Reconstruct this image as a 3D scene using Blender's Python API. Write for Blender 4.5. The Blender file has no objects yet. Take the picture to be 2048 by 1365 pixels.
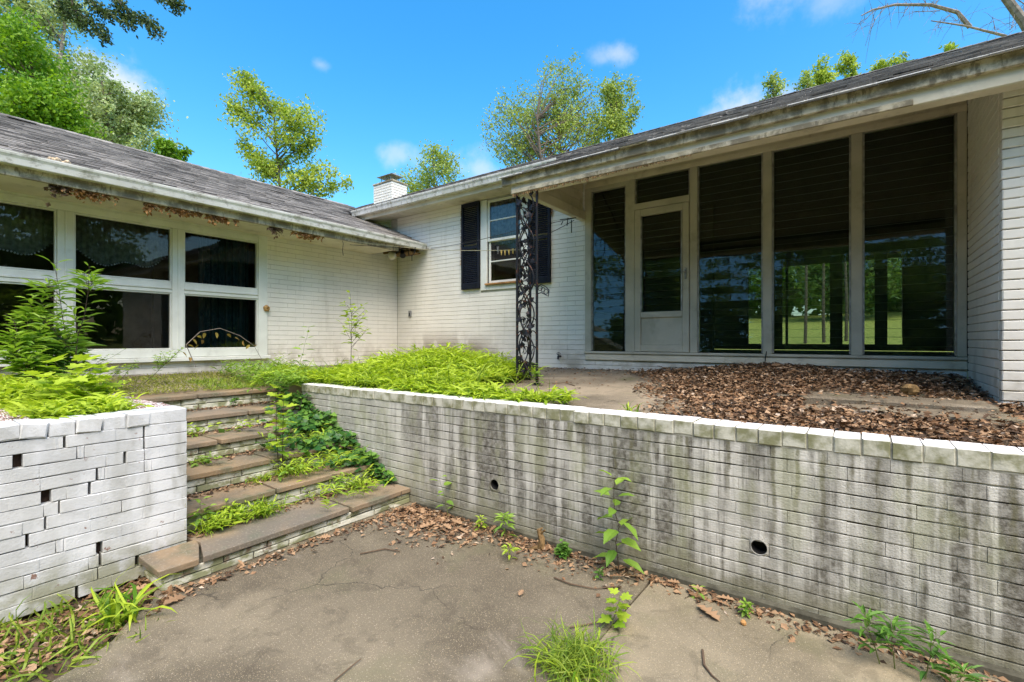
import bpy, math, random
import numpy as np
from mathutils import Vector, Matrix

# ---------------------------------------------------------------- camera, sky, sun, exposure
SC = bpy.context.scene
COL = SC.collection
PITCH_YAW = 35.9
FPX = 950.0
cam_d = bpy.data.cameras.new('camera')
cam = bpy.data.objects.new('camera', cam_d)
COL.objects.link(cam)
CH = 1.6
cam.location = (0, 0, CH)
cam.rotation_euler = (math.radians(90), 0, math.radians(PITCH_YAW))
cam_d.sensor_width = 36.0
cam_d.lens = FPX / 2048 * 36
cam_d.shift_y = -0.0012
cam_d.clip_start = 0.05
cam_d.clip_end = 3000
SC.camera = cam

SUN_EL, SUN_AZ = math.radians(58), math.radians(128)     # azimuth clockwise from +Y
sd = Vector((math.sin(SUN_AZ) * math.cos(SUN_EL), math.cos(SUN_AZ) * math.cos(SUN_EL), math.sin(SUN_EL)))
sun_d = bpy.data.lights.new('sun', 'SUN')
sun_d.energy = 2.3
sun_d.angle = math.radians(50)
sun_d.color = (1.0, 0.90, 0.76)
sun = bpy.data.objects.new('sun', sun_d)
COL.objects.link(sun)
sun.rotation_euler = sd.to_track_quat('Z', 'Y').to_euler()
sun.location = sd * 60

W = bpy.data.worlds.new('World')
SC.world = W
W.use_nodes = True
SC.view_settings.view_transform = 'Standard'
SC.view_settings.look = 'None'
SC.view_settings.exposure = 1.27
SC.view_settings.gamma = 1.0
SC.view_settings.use_curve_mapping = False
SC.cycles.use_denoising = True
SC.cycles.max_bounces = 8
SC.cycles.transparent_max_bounces = 24
SC.cycles.caustics_reflective = False
SC.cycles.caustics_refractive = False
SC.cycles.sample_clamp_indirect = 6.0

A = math.radians(PITCH_YAW)
FW = np.array([-math.sin(A), math.cos(A)])
RT = np.array([math.cos(A), math.sin(A)])


def ray(px, py):
    """direction through a point of the photograph (2048 x 1365), unit forward depth"""
    tx, tz = (px - 1024) / FPX, (680 - py) / FPX
    h = FW + tx * RT
    return np.array([h[0], h[1], tz])


def P(px, py, x=None, y=None, z=None, d=None):
    r = ray(px, py)
    if x is not None:
        t = x / r[0]
    elif y is not None:
        t = y / r[1]
    elif z is not None:
        t = (z - CH) / r[2]
    else:
        t = d
    return Vector((r[0] * t, r[1] * t, CH + r[2] * t))


# ---- sky
nt = W.node_tree
nt.nodes.clear()
out = nt.nodes.new('ShaderNodeOutputWorld')
bg = nt.nodes.new('ShaderNodeBackground')
bg.inputs['Strength'].default_value = 0.15
nt.links.new(bg.outputs[0], out.inputs[0])
sky = nt.nodes.new('ShaderNodeTexSky')
sky.sky_type = 'NISHITA'
sky.sun_disc = False
sky.sun_elevation = SUN_EL
sky.sun_rotation = SUN_AZ
sky.air_density = 1.0
sky.dust_density = 1.6
sky.ozone_density = 1.6
hs = nt.nodes.new('ShaderNodeHueSaturation')
hs.inputs['Saturation'].default_value = 1.45
hs.inputs['Hue'].default_value = 0.492
nt.links.new(sky.outputs[0], hs.inputs['Color'])
tc = nt.nodes.new('ShaderNodeTexCoord')
nz = nt.nodes.new('ShaderNodeTexNoise')
nz.inputs['Scale'].default_value = 9.0
nz.inputs['Detail'].default_value = 8.0
nz.inputs['Roughness'].default_value = 0.6
nt.links.new(tc.outputs['Generated'], nz.inputs['Vector'])
last = hs.outputs['Color']


def wmath(op, a, b=None, c=None):
    n = nt.nodes.new('ShaderNodeMath')
    n.operation = op
    for i, v in enumerate((a, b, c)):
        if v is None:
            continue
        if isinstance(v, (int, float)):
            n.inputs[i].default_value = v
        else:
            nt.links.new(v, n.inputs[i])
    return n.outputs[0]


CLOUDS = [(225, 160, .085, .9), (262, 178, .06, 1.0), (190, 185, .07, .8), (1230, 108, .035, .5), (1205, 118, .03, .35),
          (1490, 212, .07, .7), (1560, 200, .07, .5), (1430, 232, .05, .5), (1545, -10, .07, .45), (1660, -8, .05, .3),
          (800, 312, .05, .45), (955, 335, .07, .5), (1040, 350, .07, .4), (640, 130, .02, .3)]
mask = None
for (cx, cy, rad, amt) in CLOUDS:
    v = Vector(ray(cx, cy)).normalized()
    sub = nt.nodes.new('ShaderNodeVectorMath')
    sub.operation = 'SUBTRACT'
    nt.links.new(tc.outputs['Generated'], sub.inputs[0])
    sub.inputs[1].default_value = v
    mul = nt.nodes.new('ShaderNodeVectorMath')
    mul.operation = 'MULTIPLY'
    nt.links.new(sub.outputs[0], mul.inputs[0])
    mul.inputs[1].default_value = (1, 1, 1.7)
    ln = nt.nodes.new('ShaderNodeVectorMath')
    ln.operation = 'LENGTH'
    nt.links.new(mul.outputs[0], ln.inputs[0])
    q = wmath('DIVIDE', ln.outputs['Value'], rad)
    q = wmath('SUBTRACT', 1.0, q)
    n2 = wmath('MULTIPLY_ADD', nz.outputs['Fac'], 3.4, -1.75)
    q = wmath('ADD', q, n2)
    mr = nt.nodes.new('ShaderNodeMapRange')
    mr.interpolation_type = 'SMOOTHSTEP'
    mr.inputs['From Min'].default_value = 0.0
    mr.inputs['From Max'].default_value = 1.15
    mr.inputs['To Max'].default_value = amt
    nt.links.new(q, mr.inputs['Value'])
    mask = mr.outputs[0] if mask is None else wmath('MAXIMUM', mask, mr.outputs[0])
mx = nt.nodes.new('ShaderNodeMixRGB')
nt.links.new(mask, mx.inputs['Fac'])
nt.links.new(last, mx.inputs['Color1'])
mx.inputs['Color2'].default_value = (2.7, 2.8, 2.95, 1)
nt.links.new(mx.outputs[0], bg.inputs['Color'])

rng = np.random.default_rng(7)
random.seed(7)

# ---------------------------------------------------------------- materials


class NT:
    def __init__(s, name):
        s.m = bpy.data.materials.new(name)
        s.m.use_nodes = True
        s.t = s.m.node_tree
        s.t.nodes.clear()
        s.out = s.t.nodes.new('ShaderNodeOutputMaterial')
        s.bsdf = s.t.nodes.new('ShaderNodeBsdfPrincipled')
        s.t.links.new(s.bsdf.outputs[0], s.out.inputs[0])
        s.geo = None

    def set(s, sock, v):
        if v is None:
            return
        if isinstance(v, bpy.types.NodeSocket):
            s.t.links.new(v, sock)
        elif isinstance(v, (tuple, list)) and len(v) == 3 and sock.type == 'RGBA':
            sock.default_value = (*v, 1)
        else:
            sock.default_value = v

    def pos(s):
        if s.geo is None:
            s.geo = s.t.nodes.new('ShaderNodeNewGeometry')
        return s.geo.outputs['Position']

    def vmul(s, v, k):
        n = s.t.nodes.new('ShaderNodeVectorMath')
        n.operation = 'MULTIPLY'
        s.set(n.inputs[0], v)
        n.inputs[1].default_value = k
        return n.outputs[0]

    def noise(s, scale, detail=3, vec=None, k=(1, 1, 1), rough=.55, dist=0, color=False):
        n = s.t.nodes.new('ShaderNodeTexNoise')
        n.inputs['Scale'].default_value = scale
        n.inputs['Detail'].default_value = detail
        n.inputs['Roughness'].default_value = rough
        n.inputs['Distortion'].default_value = dist
        v = vec or s.pos()
        if k != (1, 1, 1):
            v = s.vmul(v, k)
        s.t.links.new(v, n.inputs['Vector'])
        return n.outputs['Color' if color else 'Fac']

    def voro(s, scale, feature='F1', out='Distance', vec=None):
        n = s.t.nodes.new('ShaderNodeTexVoronoi')
        n.feature = feature
        n.inputs['Scale'].default_value = scale
        s.t.links.new(vec or s.pos(), n.inputs['Vector'])
        return n.outputs[out]

    def ramp(s, v, a, b, lo=0., hi=1.):
        n = s.t.nodes.new('ShaderNodeMapRange')
        n.interpolation_type = 'SMOOTHSTEP'
        s.set(n.inputs['Value'], v)
        n.inputs['From Min'].default_value = a
        n.inputs['From Max'].default_value = b
        n.inputs['To Min'].default_value = lo
        n.inputs['To Max'].default_value = hi
        return n.outputs[0]

    def math(s, op, a, b=None):
        n = s.t.nodes.new('ShaderNodeMath')
        n.operation = op
        s.set(n.inputs[0], a)
        if b is not None:
            s.set(n.inputs[1], b)
        return n.outputs[0]

    def mix(s, f, a, b, mode='MIX'):
        n = s.t.nodes.new('ShaderNodeMixRGB')
        n.blend_type = mode
        s.set(n.inputs[0], f)
        s.set(n.inputs[1], a)
        s.set(n.inputs[2], b)
        return n.outputs[0]

    def xyz(s):
        n = s.t.nodes.new('ShaderNodeSeparateXYZ')
        s.t.links.new(s.pos(), n.inputs[0])
        return n.outputs

    def attr(s, name='var'):
        n = s.t.nodes.new('ShaderNodeAttribute')
        n.attribute_name = name
        return n.outputs['Fac']

    def objrand(s):
        n = s.t.nodes.new('ShaderNodeObjectInfo')
        return n.outputs['Random']

    def bump(s, h, strength=.4, dist=.01):
        n = s.t.nodes.new('ShaderNodeBump')
        n.inputs['Strength'].default_value = strength
        n.inputs['Distance'].default_value = dist
        s.set(n.inputs['Height'], h)
        s.t.links.new(n.outputs[0], s.bsdf.inputs['Normal'])

    def fin(s, color, rough=.8, spec=.3):
        s.set(s.bsdf.inputs['Base Color'], color)
        s.set(s.bsdf.inputs['Roughness'], rough)
        s.bsdf.inputs['Specular IOR Level'].default_value = spec
        return s.m


def simple(name, c, rough=.7, spec=.3, var=.15, scale=6, bump=.2, metallic=0):
    n = NT(name)
    f = n.noise(scale, 5)
    col = n.mix(n.ramp(f, .3, .7), tuple(x * (1 - var) for x in c), tuple(min(1, x * (1 + var)) for x in c))
    n.bump(n.noise(60, 4), bump, .004)
    n.bsdf.inputs['Metallic'].default_value = metallic
    return n.fin(col, rough, spec)


def m_house_brick():
    n = NT('house_brick_paint')
    x, y, z = n.xyz()
    base = n.mix(n.ramp(n.noise(1.3, 4), .35, .7), (.82, .79, .70), (.73, .70, .62))
    # soft grime low on the wall and brown splash stain in the corner
    low = n.math('MULTIPLY', n.ramp(z, 1.75, 1.1), n.ramp(n.noise(3.0, 6), .42, .68))
    base = n.mix(n.math('MULTIPLY', low, .75), base, (.30, .26, .18))
    cx = n.ramp(x, -4.6, -5.6)
    cx2 = n.ramp(x, -7.5, -6.7)
    st = n.math('MULTIPLY', n.math('MULTIPLY', cx, cx2), n.ramp(z, 1.85, 1.35))
    st = n.math('MULTIPLY', st, n.ramp(n.noise(2.6, 5, k=(1, 1, .6)), .4, .6))
    base = n.mix(n.math('MULTIPLY', st, .85), base, (.20, .15, .10))
    strk = n.math('MULTIPLY', n.ramp(n.noise(3.0, 5, k=(3.0, 3.0, .25)), .56, .78), .35)
    base = n.mix(strk, base, (.50, .47, .38))
    chip = n.ramp(n.noise(38, 3), .74, .78)
    base = n.mix(n.math('MULTIPLY', chip, .6), base, (.32, .20, .14))
    n.bump(n.noise(70, 5), .35, .004)
    return n.fin(base, .62, .35)


def m_retaining():
    n = NT('stained_brick_paint')
    x, y, z = n.xyz()
    white = n.mix(n.ramp(n.noise(5, 4), .3, .7), (.66, .64, .58), (.46, .45, .40))
    # vertical run-off streaks, partly lined up with the joints of the coping above
    cellx = n.math('FRACT', n.math('MULTIPLY', n.math('ADD', n.math('ADD', x, 20.0), n.math('MULTIPLY', n.noise(9, 3), .05)), 1 / .125))
    near = n.ramp(n.math('ABSOLUTE', n.math('SUBTRACT', cellx, .5)), .34, .46)
    right = n.ramp(x, -4.2, -1.6)
    fall = n.ramp(n.math('ADD', z, n.math('MULTIPLY', n.noise(1.6, 2, k=(5, 1, .01)), 1.1)), .75, 1.35)
    joint = n.math('MULTIPLY', n.math('MULTIPLY', near, right), fall)
    joint = n.math('MULTIPLY', joint, n.ramp(n.noise(2.2, 4, k=(3, 1, .5)), .38, .50))
    joint = n.math('MULTIPLY', joint, n.ramp(n.noise(34, 6), .30, .62, .5, 1.0))
    s1 = n.ramp(n.noise(1.0, 6, k=(8, 8, .5), rough=.62), .39, .53)
    s1 = n.math('MAXIMUM', s1, n.math('MULTIPLY', n.ramp(n.noise(1.0, 4, k=(21, 21, .9)), .5, .62), .7))
    s2 = n.ramp(n.noise(1.7, 5, k=(1.0, 1.0, 1.0)), .28, .50, .25, 1.0)
    dark = n.math('MULTIPLY', s1, s2)
    dark = n.math('MULTIPLY', dark, n.ramp(x, -4.9, -2.3, .38, 1.0))
    fine = n.ramp(n.noise(26, 8, rough=.7), .36, .64, .55, 1.0)
    dark = n.math('MULTIPLY', dark, fine)
    c = n.mix(n.math('MULTIPLY', dark, .97), white, (.105, .095, .075))
    c = n.mix(n.math('MULTIPLY', joint, .85), c, (.14, .13, .075))
    # green algae tint at top and at the foot
    alg = n.math('MULTIPLY', n.ramp(n.noise(2.5, 5, k=(2, 2, .8)), .48, .66), .5)
    c = n.mix(alg, c, (.33, .34, .20))
    foot = n.math('MULTIPLY', n.ramp(z, .30, .02), n.ramp(n.noise(6, 5), .25, .55))
    c = n.mix(n.math('MULTIPLY', foot, .8), c, (.20, .19, .12))
    topw = n.math('MULTIPLY', n.ramp(z, 1.0, 1.06), .0)
    pit = n.ramp(n.noise(120, 3), .62, .70)
    c = n.mix(n.math('MULTIPLY', pit, .5), c, (.12, .11, .09))
    n.bump(n.noise(90, 6), .7, .006)
    return n.fin(c, .8, .25)


def m_coping():
    n = NT('coping_paint')
    geo = n.pos()
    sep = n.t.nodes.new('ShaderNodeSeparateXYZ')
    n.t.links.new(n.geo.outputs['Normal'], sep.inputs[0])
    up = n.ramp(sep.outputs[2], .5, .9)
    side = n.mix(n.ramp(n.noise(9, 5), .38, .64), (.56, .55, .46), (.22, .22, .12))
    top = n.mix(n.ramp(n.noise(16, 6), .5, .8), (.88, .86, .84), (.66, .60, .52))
    c = n.mix(up, side, top)  # light from above painted in: upward faces whiter than the green-stained sides
    pit = n.ramp(n.noise(110, 3), .64, .72)
    c = n.mix(n.math('MULTIPLY', pit, .4), c, (.25, .22, .17))
    n.bump(n.noise(80, 5), .5, .004)
    return n.fin(c, .75, .3)


def m_planter():
    n = NT('planter_brick_paint')
    x, y, z = n.xyz()
    c = n.mix(n.ramp(n.noise(4, 5), .3, .7), (.72, .73, .73), (.56, .575, .58))
    s = n.math('MULTIPLY', n.ramp(n.noise(2.2, 6, k=(3, 3, .9)), .42, .64), n.ramp(y, .75, 1.5, .35, .85))
    c = n.mix(s, c, (.36, .36, .32))
    foot = n.math('MULTIPLY', n.ramp(z, .34, .06), n.ramp(n.noise(7, 6), .36, .56))
    c = n.mix(n.math('MULTIPLY', foot, .85), c, (.27, .27, .17))
    chip = n.ramp(n.noise(11, 7, rough=.75), .635, .66)
    c = n.mix(n.math('MULTIPLY', chip, n.ramp(z, .9, .2, .6, 1.0)), c, (.25, .15, .115))
    n.bump(n.noise(70, 6), .5, .005)
    return n.fin(c, .7, .3)


def m_raw_brick():
    n = NT('worn_brick_top')
    st = n.ramp(n.noise(20, 6, k=(1, 6, 1)), .40, .56)
    c = n.mix(st, (.72, .71, .69), (.26, .13, .10))
    n.bump(n.noise(60, 5), .6, .006)
    return n.fin(c, .85, .2)


def m_stone():
    n = NT('flagstone')
    c = n.mix(n.ramp(n.noise(2.0, 6), .35, .65), (.165, .135, .092), (.31, .215, .12))
    c = n.mix(n.math('MULTIPLY', n.ramp(n.noise(5.5, 6), .50, .68), .7), c, (.12, .125, .07))
    c = n.mix(n.math('MULTIPLY', n.ramp(n.objrand(), 0, 1), .35), c, (.16, .15, .14))
    c = n.mix(n.math('MULTIPLY', n.ramp(n.noise(70, 4), .56, .68), .5), c, (.36, .31, .24))
    n.bump(n.noise(35, 7), .5, .008)
    return n.fin(c, .72, .35)


def m_riser():
    n = NT('riser_paint')
    c = n.mix(n.ramp(n.noise(6, 5), .35, .65), (.74, .72, .60), (.52, .52, .40))
    c = n.mix(n.math('MULTIPLY', n.ramp(n.noise(8, 6, k=(1, 1, 1.6)), .44, .58), .9), c, (.24, .25, .12))
    c = n.mix(n.math('MULTIPLY', n.ramp(n.noise(13, 6), .60, .66), .7), c, (.24, .15, .10))
    n.bump(n.noise(60, 6), .7, .006)
    return n.fin(c, .85, .2)


def m_patio(name, a, b, moss):
    n = NT(name)
    c = n.mix(n.ramp(n.noise(1.1, 6), .35, .65), a, b)
    c = n.mix(n.ramp(n.noise(.55, 5), .50, .68), c, tuple(v * 1.45 for v in b))
    d = n.voro(150)
    peb = n.ramp(d, .36, .22)
    pc = n.voro(150, out='Color')
    rr = n.t.nodes.new('ShaderNodeSeparateColor')
    n.t.links.new(pc, rr.inputs[0])
    sel = n.math('MULTIPLY', peb, n.ramp(rr.outputs[0], .2, .9))
    c = n.mix(n.math('MULTIPLY', sel, .8), c, (.52, .42, .25))
    sel2 = n.math('MULTIPLY', peb, n.ramp(rr.outputs[1], .70, .9))
    c = n.mix(n.math('MULTIPLY', sel2, .6), c, (.05, .045, .04))
    c = n.mix(n.math('MULTIPLY', n.ramp(n.noise(2.3, 6), .52, .7), moss), c, (.11, .115, .05))
    d2 = n.voro(55)
    c = n.mix(n.math('MULTIPLY', n.ramp(d2, .20, .10), .55), c, (.55, .46, .34))
    damp = n.ramp(n.noise(5.5, 8, dist=.6, rough=.7), .52, .62)
    c = n.mix(n.math('MULTIPLY', damp, .38), c, tuple(v * .5 for v in a))
    pale = n.ramp(n.noise(1.15, 6, vec=n.vmul(n.pos(), (1, 1.6, 1)), dist=.5), .58, .72)
    c = n.mix(n.math('MULTIPLY', pale, .55), c, (.38, .33, .26))
    wv = n.t.nodes.new('ShaderNodeVectorMath')
    wv.operation = 'ADD'
    n.set(wv.inputs[0], n.pos())
    n.set(wv.inputs[1], n.vmul(n.noise(2.5, 6, color=True), (.5, .5, 0)))
    ce = n.voro(.75, 'DISTANCE_TO_EDGE', vec=wv.outputs[0])
    crack = n.math('MULTIPLY', n.ramp(ce, .006, .001), n.ramp(n.noise(.9, 3), .45, .52))
    c = n.mix(n.math('MULTIPLY', crack, .85), c, (.035, .03, .02))
    c = n.mix(n.math('MULTIPLY', n.ramp(n.noise(300, 2), .4, .75), .4), c, (.32, .27, .20))
    n.bump(n.math('ADD', d, n.noise(50, 4)), .45, .006)
    return n.fin(c, .82, .25)


def m_dirt(name='soil', a=(.10, .075, .05), b=(.17, .13, .09)):
    n = NT(name)
    c = n.mix(n.ramp(n.noise(7, 7), .35, .65), a, b)
    n.bump(n.noise(40, 6), .9, .02)
    return n.fin(c, .95, .1)


def m_trim(name='trim_paint', a=(.68, .67, .59), b=(.55, .54, .45), peel=.55, mould=.4):
    n = NT(name)
    c = n.mix(n.ramp(n.noise(2.6, 5), .35, .7), a, b)
    mo = n.math('MULTIPLY', n.ramp(n.noise(5, 7, rough=.65), .52, .72), mould)
    if mould > .6:
        mo = n.math('MULTIPLY', n.math('MAXIMUM', n.ramp(n.noise(4, 7, rough=.7), .40, .58), n.ramp(n.noise(9, 6, k=(2, 2, .6), rough=.65), .50, .62)), mould)
    c = n.mix(mo, c, (.155, .13, .08))
    pe = n.math('MULTIPLY', n.ramp(n.noise(13, 6, rough=.7), .70, .73), peel)
    c = n.mix(pe, c, (.30, .23, .15))
    n.bump(n.noise(45, 6), .35, .004)
    return n.fin(c, .6, .35)


def m_gutter():
    n = NT('gutter_metal_paint')
    c = n.mix(n.ramp(n.noise(3, 5), .35, .7), (.72, .71, .66), (.58, .57, .50))
    mo = n.math('MULTIPLY', n.ramp(n.noise(9, 7, k=(2, .8, 1), rough=.7), .48, .66), .75)
    c = n.mix(mo, c, (.22, .21, .15))
    n.bump(n.noise(60, 5), .15, .003)
    return n.fin(c, .45, .45)


def m_shingle():
    n = NT('asphalt_shingle')
    c = n.mix(n.ramp(n.attr(), 0, 1), (.10, .093, .082), (.33, .305, .27))
    c = n.mix(n.math('MULTIPLY', n.ramp(n.noise(1.4, 5), .4, .7), .5), c, (.25, .235, .215))
    c = n.mix(n.math('MULTIPLY', n.ramp(n.noise(14, 5), .5, .7), .6), c, (.085, .078, .07))
    c = n.mix(n.math('MULTIPLY', n.ramp(n.noise(160, 2), .5, .7), .5), c, (.35, .33, .31))
    n.bump(n.noise(180, 3), .7, .004)
    return n.fin(c, .92, .15)


def m_shingle_single():
    n = NT('asphalt_shingle_tab')
    c = n.mix(n.ramp(n.objrand(), 0, 1), (.10, .093, .082), (.33, .305, .27))
    c = n.mix(n.math('MULTIPLY', n.ramp(n.noise(1.4, 5), .4, .7), .5), c, (.25, .235, .215))
    c = n.mix(n.math('MULTIPLY', n.ramp(n.noise(14, 5), .5, .7), .6), c, (.085, .078, .07))
    c = n.mix(n.math('MULTIPLY', n.ramp(n.noise(160, 2), .5, .7), .5), c, (.35, .33, .31))
    n.bump(n.noise(180, 3), .7, .004)
    return n.fin(c, .92, .15)


def m_glass(name, tint, rough=.015, boost=1.5):
    m = bpy.data.materials.new(name)
    m.use_nodes = True
    t = m.node_tree
    t.nodes.clear()
    o = t.nodes.new('ShaderNodeOutputMaterial')
    mixs = t.nodes.new('ShaderNodeMixShader')
    tr = t.nodes.new('ShaderNodeBsdfTransparent')
    tr.inputs[0].default_value = (*tint, 1)
    gl = t.nodes.new('ShaderNodeBsdfGlossy')
    gl.inputs['Roughness'].default_value = rough
    gl.inputs['Color'].default_value = (.92, .92, .86, 1)
    fr = t.nodes.new('ShaderNodeFresnel')
    fr.inputs[0].default_value = boost
    tcn = t.nodes.new('ShaderNodeNewGeometry')
    nn = t.nodes.new('ShaderNodeTexNoise')
    nn.inputs['Scale'].default_value = 2.5
    t.links.new(tcn.outputs['Position'], nn.inputs['Vector'])
    bp = t.nodes.new('ShaderNodeBump')
    bp.inputs['Strength'].default_value = .08
    bp.inputs['Distance'].default_value = .01
    t.links.new(nn.outputs['Fac'], bp.inputs['Height'])
    t.links.new(bp.outputs[0], gl.inputs['Normal'])
    t.links.new(fr.outputs[0], mixs.inputs[0])
    t.links.new(tr.outputs[0], mixs.inputs[1])
    t.links.new(gl.outputs[0], mixs.inputs[2])
    t.links.new(mixs.outputs[0], o.inputs[0])
    return m


def m_leaf(name, dark, light, trans=.45, rough=.5, spot=None):
    n = NT(name)
    v = n.attr()
    c = n.mix(n.ramp(v, 0, 1), dark, light)
    if spot:
        c = n.mix(n.ramp(v, .90, .94), c, spot)
    n.fin(c, rough, .35)
    tl = n.t.nodes.new('ShaderNodeBsdfTranslucent')
    n.set(tl.inputs[0], n.mix(1.0, c, (1.0, 1.0, .55), 'MULTIPLY'))
    ms = n.t.nodes.new('ShaderNodeMixShader')
    ms.inputs[0].default_value = trans
    n.t.links.new(n.bsdf.outputs[0], ms.inputs[1])
    n.t.links.new(tl.outputs[0], ms.inputs[2])
    n.t.links.new(ms.outputs[0], n.out.inputs[0])
    return n.m


def m_litter():
    n = NT('dead_leaf')
    v = n.attr()
    c = n.mix(n.ramp(v, 0, .5), (.055, .035, .022), (.20, .11, .055))
    c = n.mix(n.ramp(v, .5, .85), c, (.36, .23, .13))
    c = n.mix(n.ramp(v, .9, 1.0), c, (.50, .40, .30))
    n.bump(n.noise(80, 4), .5, .003)
    return n.fin(c, .75, .25)


def m_iron():
    n = NT('wrought_iron')
    c = n.mix(n.ramp(n.noise(24, 6, rough=.7), .56, .66), (.012, .014, .018), (.14, .05, .02))
    n.bump(n.noise(90, 4), .5, .003)
    return n.fin(c, .5, .3)


M = {}
M['house_brick'] = m_house_brick()
M['retaining'] = m_retaining()
M['coping'] = m_coping()
M['planter'] = m_planter()
M['raw_brick'] = m_raw_brick()
M['brick_core'] = simple('shaded_brick_core', (.055, .035, .027), .95, .1, .5, 18, .9)  # brick core deepened to black-brown, shade of the open holes put into the colour
M['mortar'] = simple('mortar', (.30, .29, .24), .95, .1, .3, 20)
M['dark_mortar'] = simple('dark_mortar', (.10, .095, .07), .95, .1, .4, 12)


def m_joint():
    n = NT('joint_mortar')
    c = n.mix(n.ramp(n.noise(2.6, 7, rough=.75), .46, .56), (.07, .065, .045), (.42, .41, .36))
    n.bump(n.noise(60, 6), .9, .01)
    return n.fin(c, .95, .1)


M['joint'] = m_joint()
M['house_mortar'] = simple('painted_mortar', (.46, .44, .37), .8, .2, .15, 8)
M['stone'] = m_stone()
M['riser'] = m_riser()
M['patio_dark'] = m_patio('patio_concrete', (.098, .080, .052), (.160, .134, .090), .35)
M['patio_tan'] = m_patio('patio_concrete_tan', (.165, .138, .088), (.27, .225, .148), .4)
M['terrace'] = m_patio('terrace_slab', (.14, .115, .08), (.22, .18, .125), .7)
M['soil'] = m_dirt()
M['lawn'] = m_dirt('lawn_soil', (.16, .22, .05), (.30, .30, .09))
M['trim'] = m_trim(a=(.68, .62, .48), b=(.56, .51, .38))
M['trim_clean'] = m_trim('window_paint', (.76, .77, .70), (.66, .67, .60), .35, .18)
M['trim_aged'] = m_trim('aged_fascia_paint', (.60, .53, .38), (.44, .38, .25), .9, .9)
M['door_paint'] = m_trim('door_paint', (.50, .47, .37), (.40, .38, .29), .3, .3)
M['gutter'] = m_gutter()
M['shingle'] = m_shingle()
M['shingle_tab'] = m_shingle_single()
M['under_roof'] = simple('roof_felt', (.04, .038, .035), .95, .1)
M['glass'] = m_glass('window_glass', (.70, .77, .75), .01, 1.5)
M['louver'] = m_glass('louver_glass', (.86, .91, .88), .02, 1.42)
M['old_glass'] = m_glass('dusty_glass', (.55, .60, .60), .06, 1.75)
M['shutter'] = simple('shutter_paint', (.008, .011, .018), .6, .2, .3, 9)
M['iron'] = m_iron()
M['lawn_far'] = m_dirt('meadow', (.26, .32, .06), (.42, .42, .12))
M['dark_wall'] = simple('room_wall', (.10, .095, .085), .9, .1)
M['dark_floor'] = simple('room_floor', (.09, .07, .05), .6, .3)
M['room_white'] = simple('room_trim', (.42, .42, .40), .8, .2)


def m_screen():
    n = NT('insect_screen')
    n.fin((.055, .058, .038), .9, .1)
    tr = n.t.nodes.new('ShaderNodeBsdfTransparent')
    ms = n.t.nodes.new('ShaderNodeMixShader')
    ms.inputs[0].default_value = .46
    n.t.links.new(tr.outputs[0], ms.inputs[1])
    n.t.links.new(n.bsdf.outputs[0], ms.inputs[2])
    n.t.links.new(ms.outputs[0], n.out.inputs[0])
    return n.m


M['screen'] = m_screen()
M['glass_edge'] = simple('ground_glass_edge', (.22, .30, .25), .4, .5, .2)
M['curtain'] = simple('valance_cloth', (.16, .17, .13), .9, .1, .3, 20)
M['curtain_dark'] = simple('curtain_cloth', (.02, .045, .045), .9, .1, .3, 20)
M['lace'] = simple('lace_cloth', (.45, .45, .46), .9, .1, .6, 9)
M['litter'] = m_litter()
M['nest'] = simple('torn_debris', (.34, .18, .07), .95, .1, .6, 25, .8)
M['nest_dark'] = simple('dark_debris', (.15, .10, .06), .95, .1, .5, 25, .8)
M['pale_debris'] = simple('pale_foam', (.55, .44, .30), .9, .1, .35, 30, .9)
M['wood_raw'] = simple('bare_wood', (.36, .19, .07), .8, .2, .35, 14)
M['rot'] = simple('rotten_wood', (.20, .13, .06), .95, .1, .5, 22, .9)
M['black'] = simple('black_rubber', (.012, .012, .012), .6, .3)
M['bulb'] = simple('bulb_glass', (.55, .52, .42), .15, .6, .1)
M['wire'] = simple('wire', (.03, .03, .028), .5, .4)
M['cord'] = simple('line_cord', (.42, .38, .24), .8, .2)
M['pin'] = simple('peg_wood', (.55, .40, .12), .7, .2)
M['steel'] = simple('galvanised_metal', (.33, .33, .31), .5, .5, .3, 12, .2, .5)
M['bark'] = simple('bark', (.13, .105, .08), .95, .1, .35, 12, .9)
M['bark_pale'] = simple('bark_pale', (.22, .19, .16), .9, .1, .35, 8, .7)
M['stem'] = simple('green_stem', (.12, .15, .04), .6, .3)
M['stem_dark'] = simple('dark_stem', (.06, .045, .03), .7, .3)
M['twig'] = simple('twig', (.13, .09, .06), .9, .1)
M['rock'] = simple('rock', (.42, .40, .36), .9, .15, .3, 15, .7)
M['fungus'] = simple('bracket_fungus', (.42, .26, .10), .85, .2, .3, 30, .6)
M['stiltgrass'] = m_leaf('stiltgrass_leaf', (.11, .25, .012), (.52, .66, .05), .45)
M['weed'] = m_leaf('weed_leaf', (.10, .24, .03), (.34, .52, .07), .45)
M['weed_bright'] = m_leaf('seedling_leaf', (.19, .36, .02), (.50, .64, .06), .45)
M['weed_dark'] = m_leaf('deep_green_leaf', (.05, .15, .025), (.15, .31, .045), .35)
M['ivy'] = m_leaf('ivy_leaf', (.03, .11, .02), (.18, .34, .05), .3, .38)
M['grass'] = m_leaf('grass_blade', (.13, .24, .025), (.36, .46, .06), .4)
M['moss'] = m_leaf('moss_blade', (.16, .20, .03), (.40, .42, .07), .4)
M['dry_leaf'] = m_leaf('dry_leaf', (.22, .14, .04), (.45, .36, .10), .3)
M['crown_dark'] = m_leaf('crown_olive', (.035, .07, .02), (.13, .19, .06), .35)
M['crown_mid'] = m_leaf('crown_mid', (.07, .15, .025), (.25, .36, .09), .4)
M['crown_grey'] = m_leaf('crown_grey_green', (.24, .33, .13), (.50, .58, .30), .4)
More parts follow.
